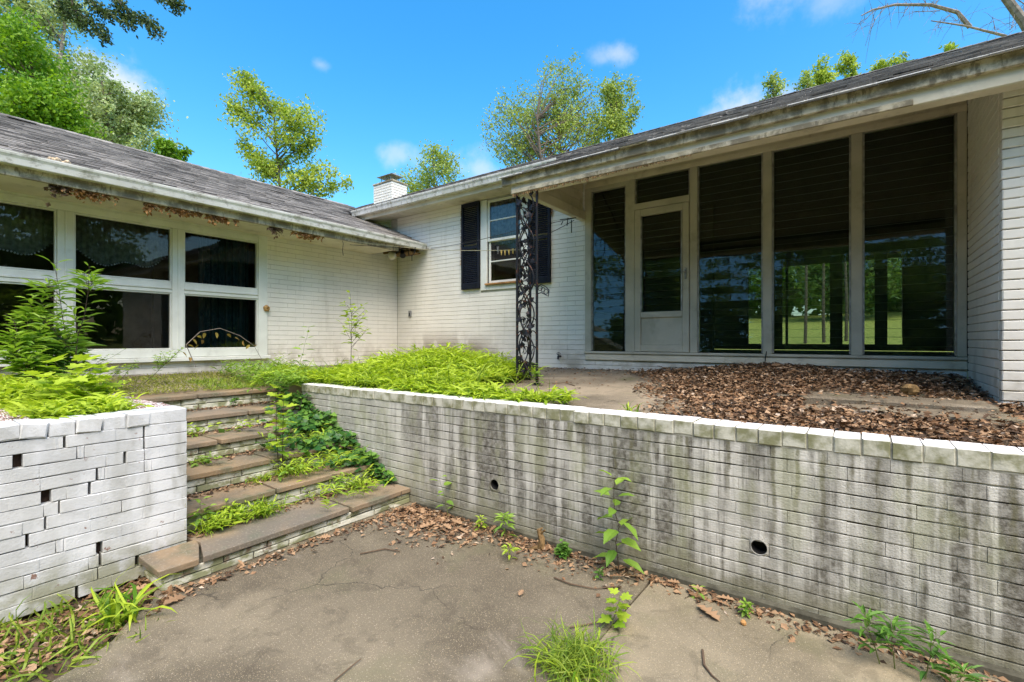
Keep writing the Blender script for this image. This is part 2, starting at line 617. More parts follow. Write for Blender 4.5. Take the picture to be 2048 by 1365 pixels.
M['crown_bright'] = m_leaf('crown_bright', (.10, .24, .015), (.30, .48, .03), .45)
M['crown_yellow'] = m_leaf('crown_yellow_green', (.22, .34, .035), (.56, .64, .11), .45)
M['crown_sparse'] = m_leaf('crown_sparse', (.20, .30, .06), (.48, .56, .14), .45, .5)

# ---------------------------------------------------------------- mesh helpers


class MB:
    def __init__(s):
        s.v, s.lt, s.li, s.val, s.n = [], [], [], [], 0

    def add(s, verts, faces, val=0.5):
        verts = np.asarray(verts, float).reshape(-1, 3)
        for f in faces:
            s.li.append(np.asarray(f, np.int64) + s.n)
            s.lt.append(np.array([len(f)]))
            s.val.append(np.array([val], float))
        s.v.append(verts)
        s.n += len(verts)

    def batch(s, V, F, vals):
        """V (N,k,3), F list of faces over k verts, vals (N,)"""
        N, k, _ = V.shape
        base = s.n + np.arange(N)[:, None] * k
        for f in F:
            s.li.append((base + np.asarray(f)[None, :]).reshape(-1))
            s.lt.append(np.full(N, len(f)))
            s.val.append(np.asarray(vals, float))
        s.v.append(V.reshape(-1, 3))
        s.n += N * k

    def box(s, a, b, val=.5):
        x0, y0, z0 = a
        x1, y1, z1 = b
        s.add([(x0, y0, z0), (x1, y0, z0), (x1, y1, z0), (x0, y1, z0), (x0, y0, z1), (x1, y0, z1), (x1, y1, z1), (x0, y1, z1)],
              [(0, 3, 2, 1), (4, 5, 6, 7), (0, 1, 5, 4), (1, 2, 6, 5), (2, 3, 7, 6), (3, 0, 4, 7)], val)
        return s

    def cbox(s, a, b, c=.004, val=.5):
        """box with every edge chamfered"""
        x0, y0, z0 = min(a[0], b[0]), min(a[1], b[1]), min(a[2], b[2])
        x1, y1, z1 = max(a[0], b[0]), max(a[1], b[1]), max(a[2], b[2])
        c = min(c, (x1 - x0) * .4, (y1 - y0) * .4, (z1 - z0) * .4)
        vs, fs = [], []

        def q(pts):
            i = len(vs)
            vs.extend(pts)
            fs.append(tuple(range(i, i + len(pts))))
        X, Y, Z = (x0, x1), (y0, y1), (z0, z1)
        key = {}

        def vid(ax, sx, sy, sz):
            k = (ax, sx, sy, sz)
            if k not in key:
                p = [X[sx], Y[sy], Z[sz]]
                for i, sg in enumerate((sx, sy, sz)):
                    if i != ax:
                        p[i] += -c if sg else c
                key[k] = len(vs)
                vs.append(tuple(p))
            return key[k]
        for ax in range(3):
            for sg in (0, 1):
                o = [i for i in range(3) if i != ax]
                ring = []
                for (u, v) in ((0, 0), (1, 0), (1, 1), (0, 1)):
                    t = [0, 0, 0]
                    t[ax] = sg
                    t[o[0]] = u
                    t[o[1]] = v
                    ring.append(vid(ax, *t))
                if (sg == 0) != (ax == 1):
                    ring = ring[::-1]
                fs.append(tuple(ring))
        for ax in range(3):
            o = [i for i in range(3) if i != ax]
            for u in (0, 1):
                for v in (0, 1):
                    t0, t1 = [0, 0, 0], [0, 0, 0]
                    t0[ax], t1[ax] = 0, 1
                    t0[o[0]] = t1[o[0]] = u
                    t0[o[1]] = t1[o[1]] = v
                    a_, b_ = vid(o[0], *t0), vid(o[0], *t1)
                    c_, d_ = vid(o[1], *t1), vid(o[1], *t0)
                    r = (a_, b_, c_, d_)
                    if (u == v) != (ax == 1):
                        r = r
                    else:
                        r = r[::-1]
                    fs.append(r)
        for sx in (0, 1):
            for sy in (0, 1):
                for sz in (0, 1):
                    r = (vid(0, sx, sy, sz), vid(1, sx, sy, sz), vid(2, sx, sy, sz))
                    if (sx + sy + sz) % 2 == 0:
                        r = r[::-1]
                    fs.append(r)
        s.add(vs, fs, val)
        return s

    def obox(s, c, ux, uy, uz, h, val=.5):
        """oriented box: centre, three unit axes, half sizes"""
        c = np.array(c, float)
        A_ = [np.array(u, float) * k for u, k in zip((ux, uy, uz), h)]
        vs = []
        for (i, j, k) in ((-1, -1, -1), (1, -1, -1), (1, 1, -1), (-1, 1, -1), (-1, -1, 1), (1, -1, 1), (1, 1, 1), (-1, 1, 1)):
            vs.append(c + i * A_[0] + j * A_[1] + k * A_[2])
        s.add(vs, [(0, 3, 2, 1), (4, 5, 6, 7), (0, 1, 5, 4), (1, 2, 6, 5), (2, 3, 7, 6), (3, 0, 4, 7)], val)
        return s

    def prism(s, poly, d, val=.5):
        """poly: 3D points of a planar polygon, d: extrusion vector"""
        n = len(poly)
        p = [np.array(q, float) for q in poly]
        d = np.array(d, float)
        nrm = sum((np.cross(p[i] - p[0], p[(i + 1) % n] - p[0]) for i in range(1, n)), np.zeros(3))
        if np.dot(nrm, d) > 0:
            p = p[::-1]
        vs = p + [q + d for q in p]
        fs = [tuple(range(n)), tuple(range(2 * n - 1, n - 1, -1))]
        for i in range(n):
            j = (i + 1) % n
            fs.append((j, i, n + i, n + j))
        s.add(vs, fs, val)
        return s

    def tube(s, pts, rad, k=6, val=.5, cap=True):
        pts = [np.array(p, float) for p in pts]
        n = len(pts)
        if np.isscalar(rad):
            rad = [rad] * n
        vs = []
        ref = None
        for i, p in enumerate(pts):
            t = pts[min(i + 1, n - 1)] - pts[max(i - 1, 0)]
            t /= (np.linalg.norm(t) + 1e-9)
            if ref is None:
                ref = np.cross(t, (0, 0, 1) if abs(t[2]) < .9 else (1, 0, 0))
            ref = ref - t * np.dot(ref, t)
            ref /= (np.linalg.norm(ref) + 1e-9)
            b = np.cross(t, ref)
            for j in range(k):
                a = 2 * math.pi * j / k
                vs.append(p + rad[i] * (math.cos(a) * ref + math.sin(a) * b))
        fs = []
        for i in range(n - 1):
            for j in range(k):
                j2 = (j + 1) % k
                fs.append((i * k + j, i * k + j2, (i + 1) * k + j2, (i + 1) * k + j))
        if cap:
            fs.append(tuple(range(k - 1, -1, -1)))
            fs.append(tuple(range((n - 1) * k, n * k)))
        s.add(vs, fs, val)
        return s

    def ball(s, c, r, seg=8, val=.5, jit=0, sq=(1, 1, 1)):
        c = np.array(c, float)
        vs = [c + np.array((0, 0, -r * sq[2]))]
        rings = seg // 2
        for i in range(1, rings):
            ph = math.pi * i / rings
            for j in range(seg):
                th = 2 * math.pi * j / seg
                rr = r * (1 + jit * (rng.random() - .5))
                vs.append(c + rr * np.array((math.sin(ph) * math.cos(th) * sq[0], math.sin(ph) * math.sin(th) * sq[1], -math.cos(ph) * sq[2])))
        vs.append(c + np.array((0, 0, r * sq[2])))
        fs = []
        for j in range(seg):
            fs.append((0, 1 + (j + 1) % seg, 1 + j))
        for i in range(rings - 2):
            for j in range(seg):
                a, b = 1 + i * seg + j, 1 + i * seg + (j + 1) % seg
                fs.append((a, b, b + seg, a + seg))
        t = len(vs) - 1
        o = 1 + (rings - 2) * seg
        for j in range(seg):
            fs.append((o + j, o + (j + 1) % seg, t))
        s.add(vs, fs, val)
        return s

    def mesh(s, name, mat=None, smooth=False):
        me = bpy.data.meshes.new(name)
        if s.n:
            V = np.concatenate(s.v)
            LI = np.concatenate(s.li)
            LT = np.concatenate(s.lt)
            VAL = np.concatenate(s.val)
            me.vertices.add(len(V))
            me.vertices.foreach_set('co', V.astype(np.float32).ravel())
            me.loops.add(len(LI))
            me.loops.foreach_set('vertex_index', LI.astype(np.int32))
            me.polygons.add(len(LT))
            ls = np.concatenate([[0], np.cumsum(LT)[:-1]])
            me.polygons.foreach_set('loop_start', ls.astype(np.int32))
            me.polygons.foreach_set('loop_total', LT.astype(np.int32))
            at = me.attributes.new('var', 'FLOAT', 'FACE')
            at.data.foreach_set('value', VAL.astype(np.float32))
            me.update(calc_edges=True)
            me.validate()
            me.polygons.foreach_set('use_smooth', np.full(len(me.polygons), bool(smooth)))
        if mat is not None:
            me.materials.append(mat)
        return me

    def build(s, name, mat, parent=None, smooth=False, origin=None):
        if origin is not None and s.n:
            o = np.array(origin, float)
            s.v = [v - o for v in s.v]
        ob = bpy.data.objects.new(name, s.mesh(name, mat, smooth))
        if origin is not None:
            ob.location = origin
        COL.objects.link(ob)
        if parent is not None:
            adopt(ob, parent)
        return ob


ABS = {}


def abspos(o):
    p = Vector((0, 0, 0))
    while o is not None:
        p = p + Vector(o.location)
        o = o.parent
    return p


def adopt(ob, parent):
    """parent an object whose ancestors carry only translations; keeps world place"""
    ob.location = Vector(ob.location) - abspos(parent)
    ob.parent = parent


def tag(o, label=None, cat=None, group=None, kind=None):
    if label:
        o['label'] = label
    if cat:
        o['category'] = cat
    if group:
        o['group'] = group
    if kind:
        o['kind'] = kind
    return o


def empty(name, loc, label=None, cat=None, group=None):
    o = bpy.data.objects.new(name, None)
    o.empty_display_size = .1
    COL.objects.link(o)
    o.location = loc
    return tag(o, label, cat, group)


def inst(name, mesh, loc, parent=None, rot=None, scale=None):
    o = bpy.data.objects.new(name, mesh)
    COL.objects.link(o)
    o.location = loc
    if rot is not None:
        o.rotation_euler = rot
    if scale is not None:
        o.scale = scale
    if parent is not None:
        adopt(o, parent)
    return o


def brick_unit(mat, seed, rough=0.0, ch=.006):
    """unit brick: x 0..1 (length), y 0..1 (depth; front at y=0 faces -y), z 0..1"""
    r = np.random.default_rng(seed)
    return r


def brick_verts(L, H, D, c, r, jit, cx=1.0):
    """front face at y=0 looking to -y; length along x, centred; height centred"""
    a, b = L / 2, H / 2
    back = [(-a, D, -b), (a, D, -b), (a, D, b), (-a, D, b)]
    ring = [(-a, c, -b), (a, c, -b), (a, c, b), (-a, c, b)]
    # front face with one extra station in the middle so that its edge can wander
    e = c * cx
    jx = jit * cx
    fr = [(-a + e, 0, -b + c), (0, 0, -b + c), (a - e, 0, -b + c), (a - e, 0, b - c), (0, 0, b - c), (-a + e, 0, b - c)]
    fr = [(x + jx * r.normal(), y + jit * .5 * cx * r.normal(), z + jit * r.normal() * .7) for x, y, z in fr]
    ring = [(x + jit * .5 * cx * r.normal(), y, z + jit * .5 * r.normal()) for x, y, z in ring]
    v = back + ring + fr
    f = [(0, 1, 2, 3)[::-1][::-1], (0, 4, 5, 1), (1, 5, 6, 2), (2, 6, 7, 3), (3, 7, 4, 0),
         (4, 8, 9), (4, 9, 5), (5, 9, 10), (5, 10, 11, 6), (6, 11, 12), (6, 12, 7), (7, 12, 13), (7, 13, 8, 4),
         (8, 13, 12, 9), (9, 12, 11, 10)]
    f = [tuple(reversed(q)) if i > 0 else q for i, q in enumerate(f)]
    return np.array(v, float), f


def brick_mesh(name, L, H, D, mat, seed, c=.006, jit=.0015, cx=1.0):
    r = np.random.default_rng(seed)
    v, f = brick_verts(L, H, D, c, r, jit, cx)
    mb = MB()
    mb.add(v, f)
    me = mb.mesh(name, mat)
    return me


def layout(u0, u1, z0, rows, L, H, holes, stagger=.5, seed=0, wob=.0):
    """yields (u centre, z centre, length) of bricks in running bond, cut round the holes (u0,u1,z0,z1)"""
    r = np.random.default_rng(seed)
    for k in range(rows):
        zc = z0 + (k + .5) * H
        off = (k % 2) * stagger * L
        cuts = [(a, b) for (a, b, c, d) in holes if c < zc < d]
        u = u0 - off
        while u < u1 - 1e-6:
            w = L * (1 + wob * (r.random() - .5))
            segs = [(max(u, u0), min(u + w, u1))]
            for (a, b) in cuts:
                ns = []
                for (p, q) in segs:
                    if q <= a or p >= b:
                        ns.append((p, q))
                    else:
                        if p < a:
                            ns.append((p, a))
                        if q > b:
                            ns.append((b, q))
                segs = ns
            for (p, q) in segs:
                if q - p > .025:
                    yield ((p + q) / 2, zc, q - p, k)
            u += w


def wall_xform(axis, plane, out):
    """map brick-local (x along wall, y inward, z up) to the world. axis 'x': wall runs along X at y=plane, facing -y if out<0
       axis 'y': wall runs along Y at x=plane, facing +x if out>0"""
    if axis == 'x':
        if out < 0:
            return lambda u, dd, z: (u, plane + dd, z), 0.0
        return lambda u, dd, z: (u, plane - dd, z), math.pi
    if out > 0:
        return lambda u, dd, z: (plane - dd, u, z), math.pi / 2
    return lambda u, dd, z: (plane + dd, u, z), -math.pi / 2


def bricks(parent, axis, plane, out, u0, u1, z0, rows, L, H, D, mat, gap=.010, vgap=.006, holes=(), single=lambda u, z: False,
           seed=1, rot=.003, off=.0012, jit=.0012, name='brick', stuffname='brickwork', ch=.006, wob=0., variants=4, tweak=None, cx=1.0):
    f, rz = wall_xform(axis, plane, out)
    cs, sn = math.cos(rz), math.sin(rz)
    r = np.random.default_rng(seed)
    protos = {}
    mb = MB()
    cnt = 0
    for (u, z, w, k) in layout(u0, u1, z0, rows, L, H, holes, seed=seed, wob=wob):
        du = r.normal() * off
        dd = r.normal() * off
        ry = r.normal() * rot
        ww, hh = w - vgap, H - gap
        if tweak:
            t = tweak(u, z, k)
            if t is None:
                continue
            du += t[0]
            dd += t[1]
            ry += t[2]
            ww += t[3]
            if len(t) > 4:
                z += t[4]
        loc = f(u + du, dd, z)
        if single(u, z):
            key = (round(ww, 3), cnt % variants)
            if key not in protos:
                protos[key] = brick_mesh(name, ww, hh, D, mat, seed * 100 + cnt % variants, ch, jit, cx)
            o = inst(name, protos[key], loc, parent)
            o.rotation_euler = (0, ry, rz) if True else (0, 0, rz)
        else:
            v, fc = brick_verts(ww, hh, D, ch, r, jit, cx)
            x = v[:, 0] * math.cos(ry) + v[:, 2] * math.sin(ry)
            zz = -v[:, 0] * math.sin(ry) + v[:, 2] * math.cos(ry)
            wx = x * cs - v[:, 1] * sn + loc[0]
            wy = x * sn + v[:, 1] * cs + loc[1]
            mb.add(np.stack([wx, wy, zz + loc[2]], 1), fc, r.random())
        cnt += 1
    if mb.n:
        o = mb.build(stuffname, mat, parent)
        o['kind'] = 'stuff'
    return cnt


# leaf templates: (length, width, normal)
T_RHOMB = (np.array([(0, 0, 0), (.45, .5, .06), (1, 0, 0), (.45, -.5, .06)]), [(0, 3, 2, 1)])
T_FOLD = (np.array([(0, 0, 0), (.42, .5, .10), (.42, -.5, .10), (.42, 0, 0), (1, 0, -.08)]),
          [(0, 3, 1), (0, 2, 3), (1, 3, 4), (3, 2, 4)])
T_OVATE = (np.array([(0, 0, 0), (.22, .40, .07), (.22, 0, 0), (.22, -.40, .07), (.58, .40, .05), (.58, 0, -.03), (.58, -.40, .05), (1, 0, -.14)]),
           [(0, 2, 1), (0, 3, 2), (1, 2, 5, 4), (2, 3, 6, 5), (4, 5, 7), (5, 6, 7)])
T_BLADE = (np.array([(0, .35, 0), (0, -.35, 0), (.35, .5, .10), (.35, -.5, .10), (.7, .36, .06), (.7, -.36, .06), (1, 0, -.10)]),
           [(0, 1, 3, 2), (2, 3, 5, 4), (4, 5, 6)])
T_ARCH = (np.array([(0, .4, 0), (0, -.4, 0), (.3, .5, .22), (.3, -.5, .22), (.62, .45, .26), (.62, -.45, .26), (.86, .3, .14), (.86, -.3, .14), (1, 0, -.06)]),
          [(0, 1, 3, 2), (2, 3, 5, 4), (4, 5, 7, 6), (6, 7, 8)])


def lobed(pts, curl=.1):
    P2 = [(0, 0)] + pts
    full = [(x, y) for x, y in P2] + [(x, -y) for x, y in reversed(pts[:-1])]
    v = [(x, y, curl * abs(y) * 1.2 - .08 * x * x) for x, y in full]
    c = (.42, 0, 0)
    v.append(c)
    n = len(full)
    fs = [(n, i, (i + 1) % n) for i in range(n)]
    return (np.array(v), fs)


T_MAPLE = lobed([(.05, .18), (.0, .42), (.22, .36), (.30, .62), (.48, .50), (.52, .24), (.72, .30), (.78, .14), (1, 0)], .12)
T_IVY = lobed([(-.05, .25), (.12, .52), (.36, .30), (.55, .42), (.70, .22), (1, 0)], .08)
T_OAK = lobed([(.08, .06), (.18, .24), (.26, .10), (.38, .38), (.48, .12), (.62, .36), (.70, .13), (.84, .20), (1, 0)], .22)


def unit(v):
    return v / (np.linalg.norm(v, axis=-1, keepdims=True) + 1e-9)


def leaves(mb, Pp, D, L, Wd, vals, tmpl=T_FOLD, up=None, roll=.5):
    """Pp (N,3) bases, D (N,3) directions, L, Wd lengths and widths"""
    Pp = np.asarray(Pp, float)
    N = len(Pp)
    if N == 0:
        return
    D = unit(np.asarray(D, float))
    if up is None:
        up = np.tile((0, 0, 1.), (N, 1)) + rng.normal(0, roll, (N, 3))
    S = unit(np.cross(up, D))
    Nn = np.cross(D, S)
    L = np.broadcast_to(np.asarray(L, float), (N,))
    Wd = np.broadcast_to(np.asarray(Wd, float), (N,))
    t = tmpl[0]
    V = (Pp[:, None, :] + D[:, None, :] * (t[None, :, 0, None] * L[:, None, None])
         + S[:, None, :] * (t[None, :, 1, None] * Wd[:, None, None])
         + Nn[:, None, :] * (t[None, :, 2, None] * L[:, None, None]))
    mb.batch(V, tmpl[1], vals)


def rdir(n, zmin=-1., zmax=1.):
    z = rng.uniform(zmin, zmax, n)
    a = rng.uniform(0, 2 * math.pi, n)
    r = np.sqrt(np.maximum(0, 1 - z * z))
    return np.stack([r * np.cos(a), r * np.sin(a), z], 1)

# ================================================================ SETTING
HC = 0.0749          # brick course
BL = 0.28            # brick length
YW = 3.2             # face of the retaining wall
YM = 6.44            # face of the main house wall
XL = -7.53           # face of the left wing wall
XR = 0.894           # corner of the right wing
YC = 5.09            # face of the right wing
XS = [-3.53, -4.02, -4.42, -4.85, -5.34, -5.85]
ZT = [.15, .32, .49, .66, .83, 1.0]
XP = -3.90           # face of the planter wall


def tz(x, y):
    a = max(.054 * (y - 3.3), .09 * (-5.85 - x), 0)
    return 1.0 + min(a, .17)


def grid(x0, x1, y0, y1, nx, ny, zf, depth=.25):
    mb = MB()
    xs, ys = np.linspace(x0, x1, nx + 1), np.linspace(y0, y1, ny + 1)
    V = [(x, y, zf(x, y)) for y in ys for x in xs]
    w = nx + 1
    F = [(j * w + i, j * w + i + 1, (j + 1) * w + i + 1, (j + 1) * w + i) for j in range(ny) for i in range(nx)]
    n = len(V)
    per = [i for i in range(w)] + [(j * w + nx) for j in range(1, ny + 1)] + [ny * w + i for i in range(nx - 1, -1, -1)] + [j * w for j in range(ny - 1, 0, -1)]
    zb = min(v[2] for v in V) - depth
    V += [(V[i][0], V[i][1], zb) for i in per]
    m = len(per)
    for k in range(m):
        k2 = (k + 1) % m
        F.append((per[k2], per[k], n + k, n + k2))
    F.append(tuple(n + k for k in range(m - 1, -1, -1)))
    mb.add(V, F)
    return mb


# ground: one sheet that reaches the horizon; a lower level round the patio, an upper one round the house
mb = MB()
R_ = 900
lo, hi = -.06, .90
mb.add([(-5.9, -R_, lo), (R_, -R_, lo), (R_, 3.3, lo), (-5.9, 3.3, lo)], [(0, 1, 2, 3)])
mb.add([(-R_, 3.3, hi), (R_, 3.3, hi), (R_, R_, hi), (-R_, R_, hi)], [(0, 1, 2, 3)])
mb.add([(-R_, -R_, hi), (-5.9, -R_, hi), (-5.9, 3.3, hi), (-R_, 3.3, hi)], [(0, 1, 2, 3)])
mb.add([(-5.9, 3.3, lo), (R_, 3.3, lo), (R_, 3.3, hi), (-5.9, 3.3, hi)], [(0, 1, 2, 3)])
mb.add([(-5.9, -R_, lo), (-5.9, 3.3, lo), (-5.9, 3.3, hi), (-5.9, -R_, hi)], [(0, 1, 2, 3)])
tag(mb.build('ground', M['lawn']), kind='structure')



def hill(x, y):
    t = min(1, max(0, (y - 17) / 45.0))
    return .905 + 3.4 * (t * t * (3 - 2 * t)) + .12 * math.sin(x * .3) * t


tag(grid(-70, 70, 14.5, 110, 60, 50, lambda x, y: hill(x, y) - (.3 if y < 14.6 else 0), .5).build('meadow', M['lawn_far']), kind='structure')

# soil strip between planter wall and patio
s = grid(-4.3, 3.2, -2.5, 3.3, 60, 40, lambda x, y: -.035 + .012 * math.sin(x * 9) * math.cos(y * 7), .1)
tag(s.build('soil', M['soil']), kind='structure')


def slab(name, poly, ztop, thick, mat):
    mb = MB()
    mb.prism([(x, y, ztop - thick) for x, y in poly], (0, 0, thick))
    return tag(mb.build(name, mat), kind='structure')


slab('patio', [(-3.62, 3.24), (-3.62, 1.12), (-3.47, 1.05), (-3.34, .90), (-3.2, .80), (-3.08, .62), (-2.98, .35), (-2.95, -3), (-1.112, -3), (-1.108, 3.0),
               (-1.118, 3.24)], 0, .09, M['patio_dark'])
slab('patio_slab', [(-1.088, 3.24), (-1.10, 2.4), (-1.096, -3), (3.0, -3), (3.0, 3.24)], .004, .09, M['patio_tan'])

# terrace: cracked concrete sheet behind the wall and round to the head of the steps
rr_ = random.Random(3)


def tzn(x, y):
    return tz(x, y) + .006 * math.sin(x * 3.1 + y) * math.cos(y * 2.3)


tag(grid(-7.5, 3.4, 3.42, 6.40, 80, 26, tzn, .3).build('terrace', M['terrace']), kind='structure')
tag(grid(-7.5, -6.19, 1.40, 3.415, 16, 20, tzn, .3).build('terrace_landing', M['terrace']), kind='structure')
# raised stone slabs along the right end of the porch
for (x0, x1, y0, y1, z) in ((-.55, .80, 4.60, 5.04, 1.135), (-.1, .86, 4.12, 4.57, 1.10)):
    mb = MB()
    mb.cbox((x0, y0, .95), (x1, y1, z), .012)
    tag(mb.build('paving_slab', M['terrace']), kind='structure')
# planter soil
tag(grid(-7.5, -4.0, .645, 1.195, 30, 8, lambda x, y: .975 + .03 * math.sin(x * 5) * math.cos(y * 9), .3).build('planter_soil', M['soil']), kind='structure')
tag(grid(-7.5, -4.0, -1.5, .435, 30, 12, lambda x, y: .975 + .03 * math.sin(x * 5) * math.cos(y * 9), .3).build('planter_bed', M['soil']), kind='structure')

# ================================================================ RETAINING WALL
rw = empty('retaining_wall', (-2.5, 3.3, 0), 'long stained white brick retaining wall with a row of cap bricks, holding up the terrace', 'wall')
mb = MB()
XD = [(-2.50, .362), (-.474, .346)]
ZC0, ZC1 = 4 * HC, 6 * HC
xs_ = [-5.47] + [v for x_, z_ in XD for v in (x_ - .056, x_ + .056)] + [3.2]
mb.box((-5.47, YW + .008, -.1), (3.2, YW + .20, ZC0))
mb.box((-5.47, YW + .008, ZC1), (3.2, YW + .20, .972))
for a_, b_ in ((xs_[0], xs_[1]), (xs_[2], xs_[3]), (xs_[4], xs_[5])):
    mb.box((a_, YW + .008, ZC0), (b_, YW + .20, ZC1))
for x_, z_ in XD:
    mb.box((x_ - .056, YW + .12, ZC0), (x_ + .056, YW + .20, ZC1))
mb.build('wall_core', M['joint'], rw)
XD = [(-2.50, .362), (-.474, .346)]
holes = [(x - .056, x + .056, z - .056, z + .056) for x, z in XD]


def vis_single(u, z):
    return -3.9 < u < .95


def tw_ret(u, z, k):
    return (0, rng.normal() * .0006, 0, 0)


bricks(rw, 'x', YW, -1, -5.48, 3.2, 0, 13, BL, HC, .09, M['retaining'], gap=.0068, vgap=.0008, holes=holes,
       single=vis_single, seed=11, rot=.0016, off=.0004, jit=.0030, ch=.0028, tweak=tw_ret, wob=.06, cx=.25)
mb = MB()
mb.cbox((-3.45, YW - .035, -.08), (3.2, YW + .01, .045), .012)
mb.build('footing', M['dark_mortar'], rw)
# cap bricks
cp = [brick_mesh('coping_brick', .1185, .088, .22, M['coping'], 40 + i, .004, .0022) for i in range(5)]
x = -5.48
i = 0
r = np.random.default_rng(5)
while x < 3.1:
    g = .125 + r.normal() * .0015
    o = inst('coping_brick', cp[i % 5], (x + g / 2, YW - .006 + r.normal() * .002, 1.018 + r.normal() * .0015), rw, (0, r.normal() * .008, r.normal() * .006))
    x += g
    i += 1
mb = MB()
mb.box((-5.475, YW + .000, .965), (3.12, YW + .205, 1.055))
mb.build('mortar_bed', M['mortar'], rw)
for (cx, cz) in XD:
    mb = MB()
    n = 20
    rin, y0 = .043, YW - .004
    vs, fs = [], []
    for j in range(n):
        a = 2 * math.pi * j / n
        c, s_ = math.cos(a), math.sin(a)
        hz_ = (ZC1 - cz) if s_ > 0 else (cz - ZC0)
        m_ = min(.056 / max(abs(c), 1e-6), hz_ / max(abs(s_), 1e-6))
        vs += [(cx + c * m_, YW + .004, cz + s_ * m_), (cx + c * rin * 1.05, y0, cz + s_ * rin * 1.05), (cx + c * rin * 1.02, YW + .02, cz + s_ * rin * 1.02)]
    for j in range(n):
        a, b = 3 * j, 3 * ((j + 1) % n)
        fs += [(a, b, b + 1, a + 1), (a + 1, b + 1, b + 2, a + 2)]
    mb.add(vs, fs)
    ring = mb.build('drain_collar', M['retaining'], rw)
    mb = MB()
    vs, fs = [], []
    K = 9
    for q in range(K + 1):
        rr = rin * (1 if q % 2 else .92)
        for j in range(n):
            a = 2 * math.pi * j / n
            vs.append((cx + rr * math.cos(a), YW + .002 + q * .0085, cz + rr * math.sin(a)))
    for q in range(K):
        for j in range(n):
            j2 = (j + 1) % n
            fs.append((q * n + j, q * n + j2, (q + 1) * n + j2, (q + 1) * n + j))
    fs.append(tuple(K * n + j for j in range(n)))
    mb.add(vs, fs)
    mb.build('drain_pipe', M['black'], rw)
# ================================================================ PLANTER (front wall, return walls)
pl = empty('planter_wall', (XP - .1, .6, 0), 'cracked white brick planter wall with open joints left of the steps', 'wall')
mb = MB()
mb.box((XP - .20, -1.2, -.08), (XP - .055, 1.30, 1.01))
mb.build('wall_core', M['brick_core'], pl)
rp = np.random.default_rng(21)
# stair-step crack: bricks with a hole at their end
gaps = [(P(35, 915, x=XP), .05), (P(87, 932, x=XP), .06), (P(142, 945, x=XP), .03), (P(92, 985, x=XP), .055), (P(33, 1022, x=XP), .05)]
hol = [(p.y - w * .42, p.y + w * .42, p.z - .03, p.z + .03) for p, w in gaps]
HP = .0782
# stepped crack that links the holes, a clean split beside the end pier and a long one lower down
for k, yy, w in ((12, .745, .012), (12, 1.143, .010), (11, 1.143, .012), (11, .80, .008), (10, 1.145, .008), (10, 1.04, .011), (9, 1.143, .007), (9, .90, .010), (8, .86, .014),
                 (7, .72, .010), (6, .66, .012), (5, .585, .012), (3, .905, .011), (2, .915, .013), (1, .90, .009), (4, .74, .006), (6, 1.02, .006), (0, .80, .02), (1, 1.10, .007)):
    hol.append((yy - w / 2 + rp.normal() * .002, yy + w / 2, (k + .4) * HP, (k + .6) * HP))


def tw_pl(u, z, k):
    lift = .0025 if k >= 9 else (-.002 if k <= 1 else 0)
    a = 1.0 if u < 1.14 else .25
    return (0, rp.normal() * .0016 * a, rp.normal() * .0028 * a, -abs(rp.normal()) * .0012 * a, lift + rp.normal() * .0007)


bricks(pl, 'y', XP, 1, -1.2, 1.397, 0, 13, BL, .0782, .09, M['planter'], gap=.0042, vgap=.0002, holes=hol,
       single=lambda u, z: True, seed=31, rot=.002, off=.001, jit=.0026, ch=.0024, tweak=tw_pl, wob=.25)
cpp = [brick_mesh('coping_brick', .119, .088, .24, M['planter'], 60 + i, .007, .004) for i in range(5)]
y = -1.2
i = 0
while y < 1.10:
    g = .125 + rp.normal() * .003
    o = inst('coping_brick', cpp[i % 5], (XP + .004 + rp.normal() * .007, y + g / 2, 1.064 + rp.normal() * .006), pl,
             (0, rp.normal() * .03, math.pi / 2 + rp.normal() * .025))
    y += g
    i += 1
# end pier block (taller joint, one wide cap piece at the corner)
o = inst('corner_cap', brick_mesh('corner_cap', .262, .09, .24, M['planter'], 77, .005, .002), (XP + .001, 1.266, 1.064), pl, (0, 0, math.pi / 2))
# return wall beside the steps and the dividing wall, both capped with worn bricks
for (yc0, yc1, nm) in ((1.20, 1.395, 'return_wall'), (.44, .64, 'dividing_wall')):
    mb = MB()
    mb.box((-7.0, yc0 + .01, .0), (XP - .205, yc1 - .01, 1.015))
    w_ = mb.build(nm, M['riser'], pl)
    x = XP - .245
    i = 0
    mr_ = brick_mesh('cap_brick', .052, .085, yc1 - yc0, M['raw_brick'], 80, .004, .003)
    while x > -6.95:
        o = inst('cap_brick', mr_, (x - .03, yc0 + rp.normal() * .003, 1.060 + rp.normal() * .003), w_, (0, rp.normal() * .02, rp.normal() * .02))
        x -= .0585
# bricks on the step side of the return wall
bricks(pl, 'x', 1.396, 1, -7.0, XP - .0, 0, 13, BL, .0782, .01, M['riser'], gap=.008, vgap=.005, seed=33, stuffname='side_brickwork')

